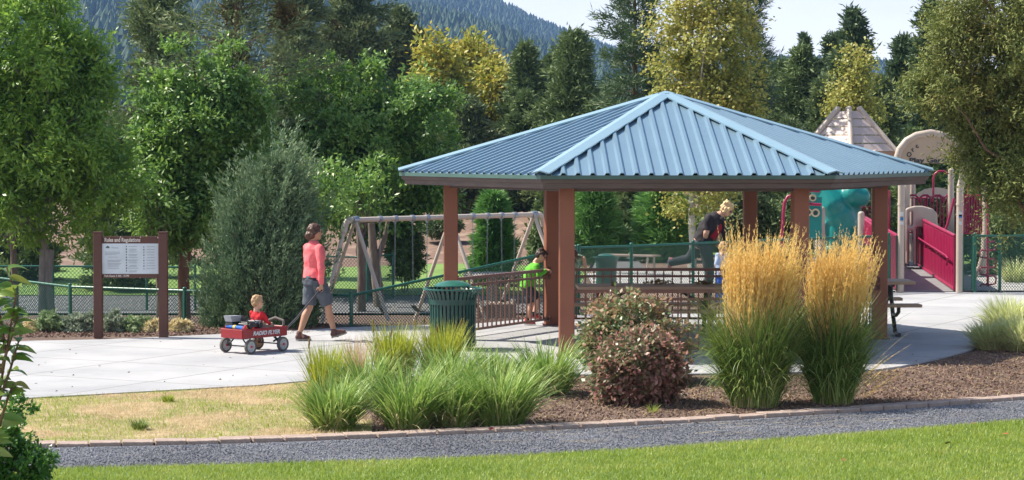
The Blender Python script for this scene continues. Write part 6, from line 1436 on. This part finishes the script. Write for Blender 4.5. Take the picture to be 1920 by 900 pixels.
# ---- brick edging: each paver is a thing
pv = []
acc = 0; d_next = 0; lens = 0
pts = Ec; cum = [0]
for i in range(len(pts) - 1): cum.append(cum[-1] + (pts[i + 1] - pts[i]).length)
def on(s):
    for i in range(len(pts) - 1):
        if s <= cum[i + 1]: return pts[i].lerp(pts[i + 1], (s - cum[i]) / (cum[i + 1] - cum[i])), (pts[i + 1] - pts[i]).normalized()
    return pts[-1], (pts[-1] - pts[-2]).normalized()
pm = MB().box((0, 0, -.028), (.288, .20, .1)).mesh('paver'); pm.materials.append(M_brick)
s_ = 1.2; k = 0
while s_ < cum[-1] - .5:
    p, d = on(s_)
    u = 960 + p.x / p.y * FPX
    if 40 < u < 1960:
        o = bpy.data.objects.new('paver', pm); col.objects.link(o); o.location = (p.x, p.y + random.uniform(-.008, .008), .0 + random.uniform(-.006, .006)); o.rotation_euler = (random.uniform(-.02, .02), random.uniform(-.02, .02), math.atan2(d.y, d.x) + random.uniform(-.03, .03)); o.scale = (1, 1, 1)
        tag(o, 'pinkish paver in the single row edging the gravel path', 'paver', 'pavers edging the gravel path')
    s_ += .302; k += 1
# ---- lawn blades, gravel stones, bark chips, dry grass
L_lawn = leafmat('lawn_blade', [G(.08, .125, .010), G(.13, .175, .018), G(.18, .21, .035), G(.25, .24, .08)], .5, .35)
def scatter(poly, n, z=0.0):
    poly = [(p[0], p[1]) for p in poly]; xs_ = [p[0] for p in poly]; ys_ = [p[1] for p in poly]
    out = np.zeros((0, 2))
    while len(out) < n:
        q = np.stack([rng.uniform(min(xs_), max(xs_), n * 2), rng.uniform(min(ys_), max(ys_), n * 2)], 1); ins = np.zeros(len(q), bool)
        for i in range(len(poly)):
            (x1, y1), (x2, y2) = poly[i], poly[(i + 1) % len(poly)]
            c = ((y1 > q[:, 1]) != (y2 > q[:, 1])) & (q[:, 0] < (x2 - x1) * (q[:, 1] - y1) / (y2 - y1 + 1e-12) + x1); ins ^= c
        out = np.concatenate([out, q[ins]])
    return np.concatenate([out[:n], np.full((n, 1), z)], 1)
lawnp = px([(-60, 882), (105, 877), (480, 868), (760, 860), (960, 853), (1200, 840), (1440, 823), (1680, 805), (1960, 783), (1960, 960), (-60, 960)])
n = 120000; P = scatter(lawnp, n, -.01); V = blades(P, rng.uniform(0, 6.283, n), rng.uniform(0, .7, n), rng.uniform(.02, .05, n), rng.uniform(.003, .006, n), rng.uniform(.1, 1.2, n), 3)
tag(npmesh('lawn_grass', V, 'strip', L_lawn), 'short mown green lawn in front of the gravel path', 'grass', kind='stuff')
dryp = px([(40, 746), (300, 732), (480, 722), (640, 712), (700, 790), (690, 812), (480, 820), (105, 829), (40, 831)])
n = 26000; P = scatter(dryp, n, -.015); V = blades(P, rng.uniform(0, 6.283, n), rng.uniform(.2, 1.2, n), rng.uniform(.02, .055, n), rng.uniform(.003, .006, n), rng.uniform(.1, 1.2, n), 3)
gm = np.array([noise.noise(Vector((p[0] * 1.1, p[1] * 1.4, 1))) for p in P]) + rng.normal(0, .08, n) + .14 * (P[:, 1] < 24.2) > .0
tag(npmesh('dry_grass', V[~gm], 'strip', L_tan), 'straw dry grass between the pavement and the brick edging', 'grass', kind='stuff'); tag(npmesh('green_sprigs', V[gm], 'strip', L_lawn), 'patches of green sprigs in the dry grass', 'grass', kind='stuff')
g_ = gnd(262, 803); clump('grass_tuft', 'small dark green tuft in the dry grass near the brick edging', (g_.x, g_.y, -.015), 260, .10, .11, L_pg, W=.006, cat='grass tuft')
g_ = gnd(315, 751); clump('grass_tuft', 'small bright green tuft in the dry grass near the pavement', (g_.x, g_.y, -.015), 160, .09, .10, L_lawn, W=.006, cat='grass tuft')
for (u, v, lab) in ((1225, 770, 'thin green sprouts in the mulch in front of the reddish bush'), (1160, 750, 'bright green sprout left of the reddish bush base')):
    g_ = gnd(u, v); clump('grass_sprout', lab, (g_.x, g_.y, -.02), 50, .10, .09, L_lawn, W=.006, cat='sprout')
def stones(poly, n, z, smin, smax, m, nm, lab, flat_=.5, cat='stones'):
    P = scatter(poly, n, z); s = rng.uniform(smin, smax, n)[:, None]; a = nrm(rng.normal(size=(n, 3))); b_ = nrm(np.cross(a, rng.normal(size=(n, 3)))); c = np.cross(a, b_)
    a, b_, c = a * s, b_ * s * rng.uniform(.5, .9, (n, 1)), c * s * flat_; t = [P + a, P + b_, P - a, P - b_]; up_, dn = P + c, P - c
    V = np.concatenate([np.stack([t[i], t[(i + 1) % 4], q], 1) for i in range(4) for q in (up_, dn)]); return tag(npmesh(nm, V, 3, m), lab, cat, kind='stuff')
M_st = leafmat('gravel_stone', [G(.04, .043, .05), G(.09, .095, .11), G(.17, .175, .195)], .9, 0)
M_ch = leafmat('bark_chip', [G(.04, .025, .018), G(.09, .055, .04), G(.17, .12, .09)], .9, 0)
stones([*[gnd(u, v + 5) for u, v in EDGE[1:12]], *[gnd(u, v - 2) for u, v in reversed(LAWN[1:12])]], 26000, -.008, .006, .014, M_st, 'gravel_stones', 'grey crushed gravel on the path')
mulp = px([(690, 735), (1090, 706), (1340, 703), (1640, 697), (1700, 688), (1830, 657), (1960, 650), (1960, 738), (1680, 757), (1440, 773), (1200, 787), (960, 799), (700, 811)])
stones(mulp, 16000, -.014, .008, .024, M_ch, 'bark_chips', 'brown bark chips in the planting bed', .35, 'mulch')
n = 2400; P = scatter(mulp, n, -.004); tag(npmesh('straw_litter', blades(P, rng.uniform(0, 6.283, n), np.full(n, 1.45), rng.uniform(.05, .22, n), np.full(n, .006), np.full(n, .12), 3), 'strip', L_tan), 'straw litter strewn over the bark chips', 'straw', kind='stuff')
n = 60; P = scatter(px([(900, 812), (1680, 768), (1900, 760), (1700, 795), (1200, 830), (900, 840)]), n, .004); tag(npmesh('straw_litter', blades(P, rng.uniform(-.5, .5, n), np.full(n, 1.5), rng.uniform(.1, .45, n), np.full(n, .009), np.full(n, .07), 4), 'strip', L_tan), 'few loose straws lying on the gravel path', 'straw', kind='stuff')
stones([(-12, 33.3), (-3, 34.4), (-2.7, 36.5), (-12, 36.5)], 9000, -.01, .012, .03, M_ch, 'bark_chips', 'bark chips around the brown sign', .35, 'mulch')
# fallen leaves on lawn and path
for (u, v, c) in ((1880, 820, M_shoer), (1818, 800, M_twig), (1770, 838, M_twig), (1575, 870, M_twig), (895, 822, M_twig), (1300, 800, M_twig), (915, 811, M_shoer)):
    g_ = gnd(u, v); V = leafquads(np.array([[g_.x, g_.y, .035]]), np.array([[1, .3, .1]]), .07, .05, tilt=np.array([[0, 0, 1.]])); 
    o = npmesh('fallen_leaf', V, 4, c, None, shift=(g_.x, g_.y, 0)); o.location = (g_.x, g_.y, 0)
    tag(o, {1880: 'red fallen leaf on the lawn at the right', 1818: 'brown leaf on the lawn close to the path at the right', 1770: 'brown leaf low on the lawn left of the red one', 1575: 'brown leaf near the bottom edge of the lawn', 895: 'brown leaf on the gravel below the biggest grass clump', 1300: 'brown leaf on the gravel below the plume grass', 915: 'red leaf lying against the brick edging'}[u], 'leaf')

n = 130; P = scatter(px(NEAR[2:16]) + px(FAR[4:14]), n, .004); tag(npmesh('leaf_litter', leafquads(P, rng.normal(size=(n, 3)) * [1, 1, .12], rng.uniform(.02, .06, n), rng.uniform(.012, .03, n), tilt=np.array([[0, 0, 1.]])), 4, M_twig), 'small dead leaves and crumbs blown over the pavement', 'leaves', kind='stuff')
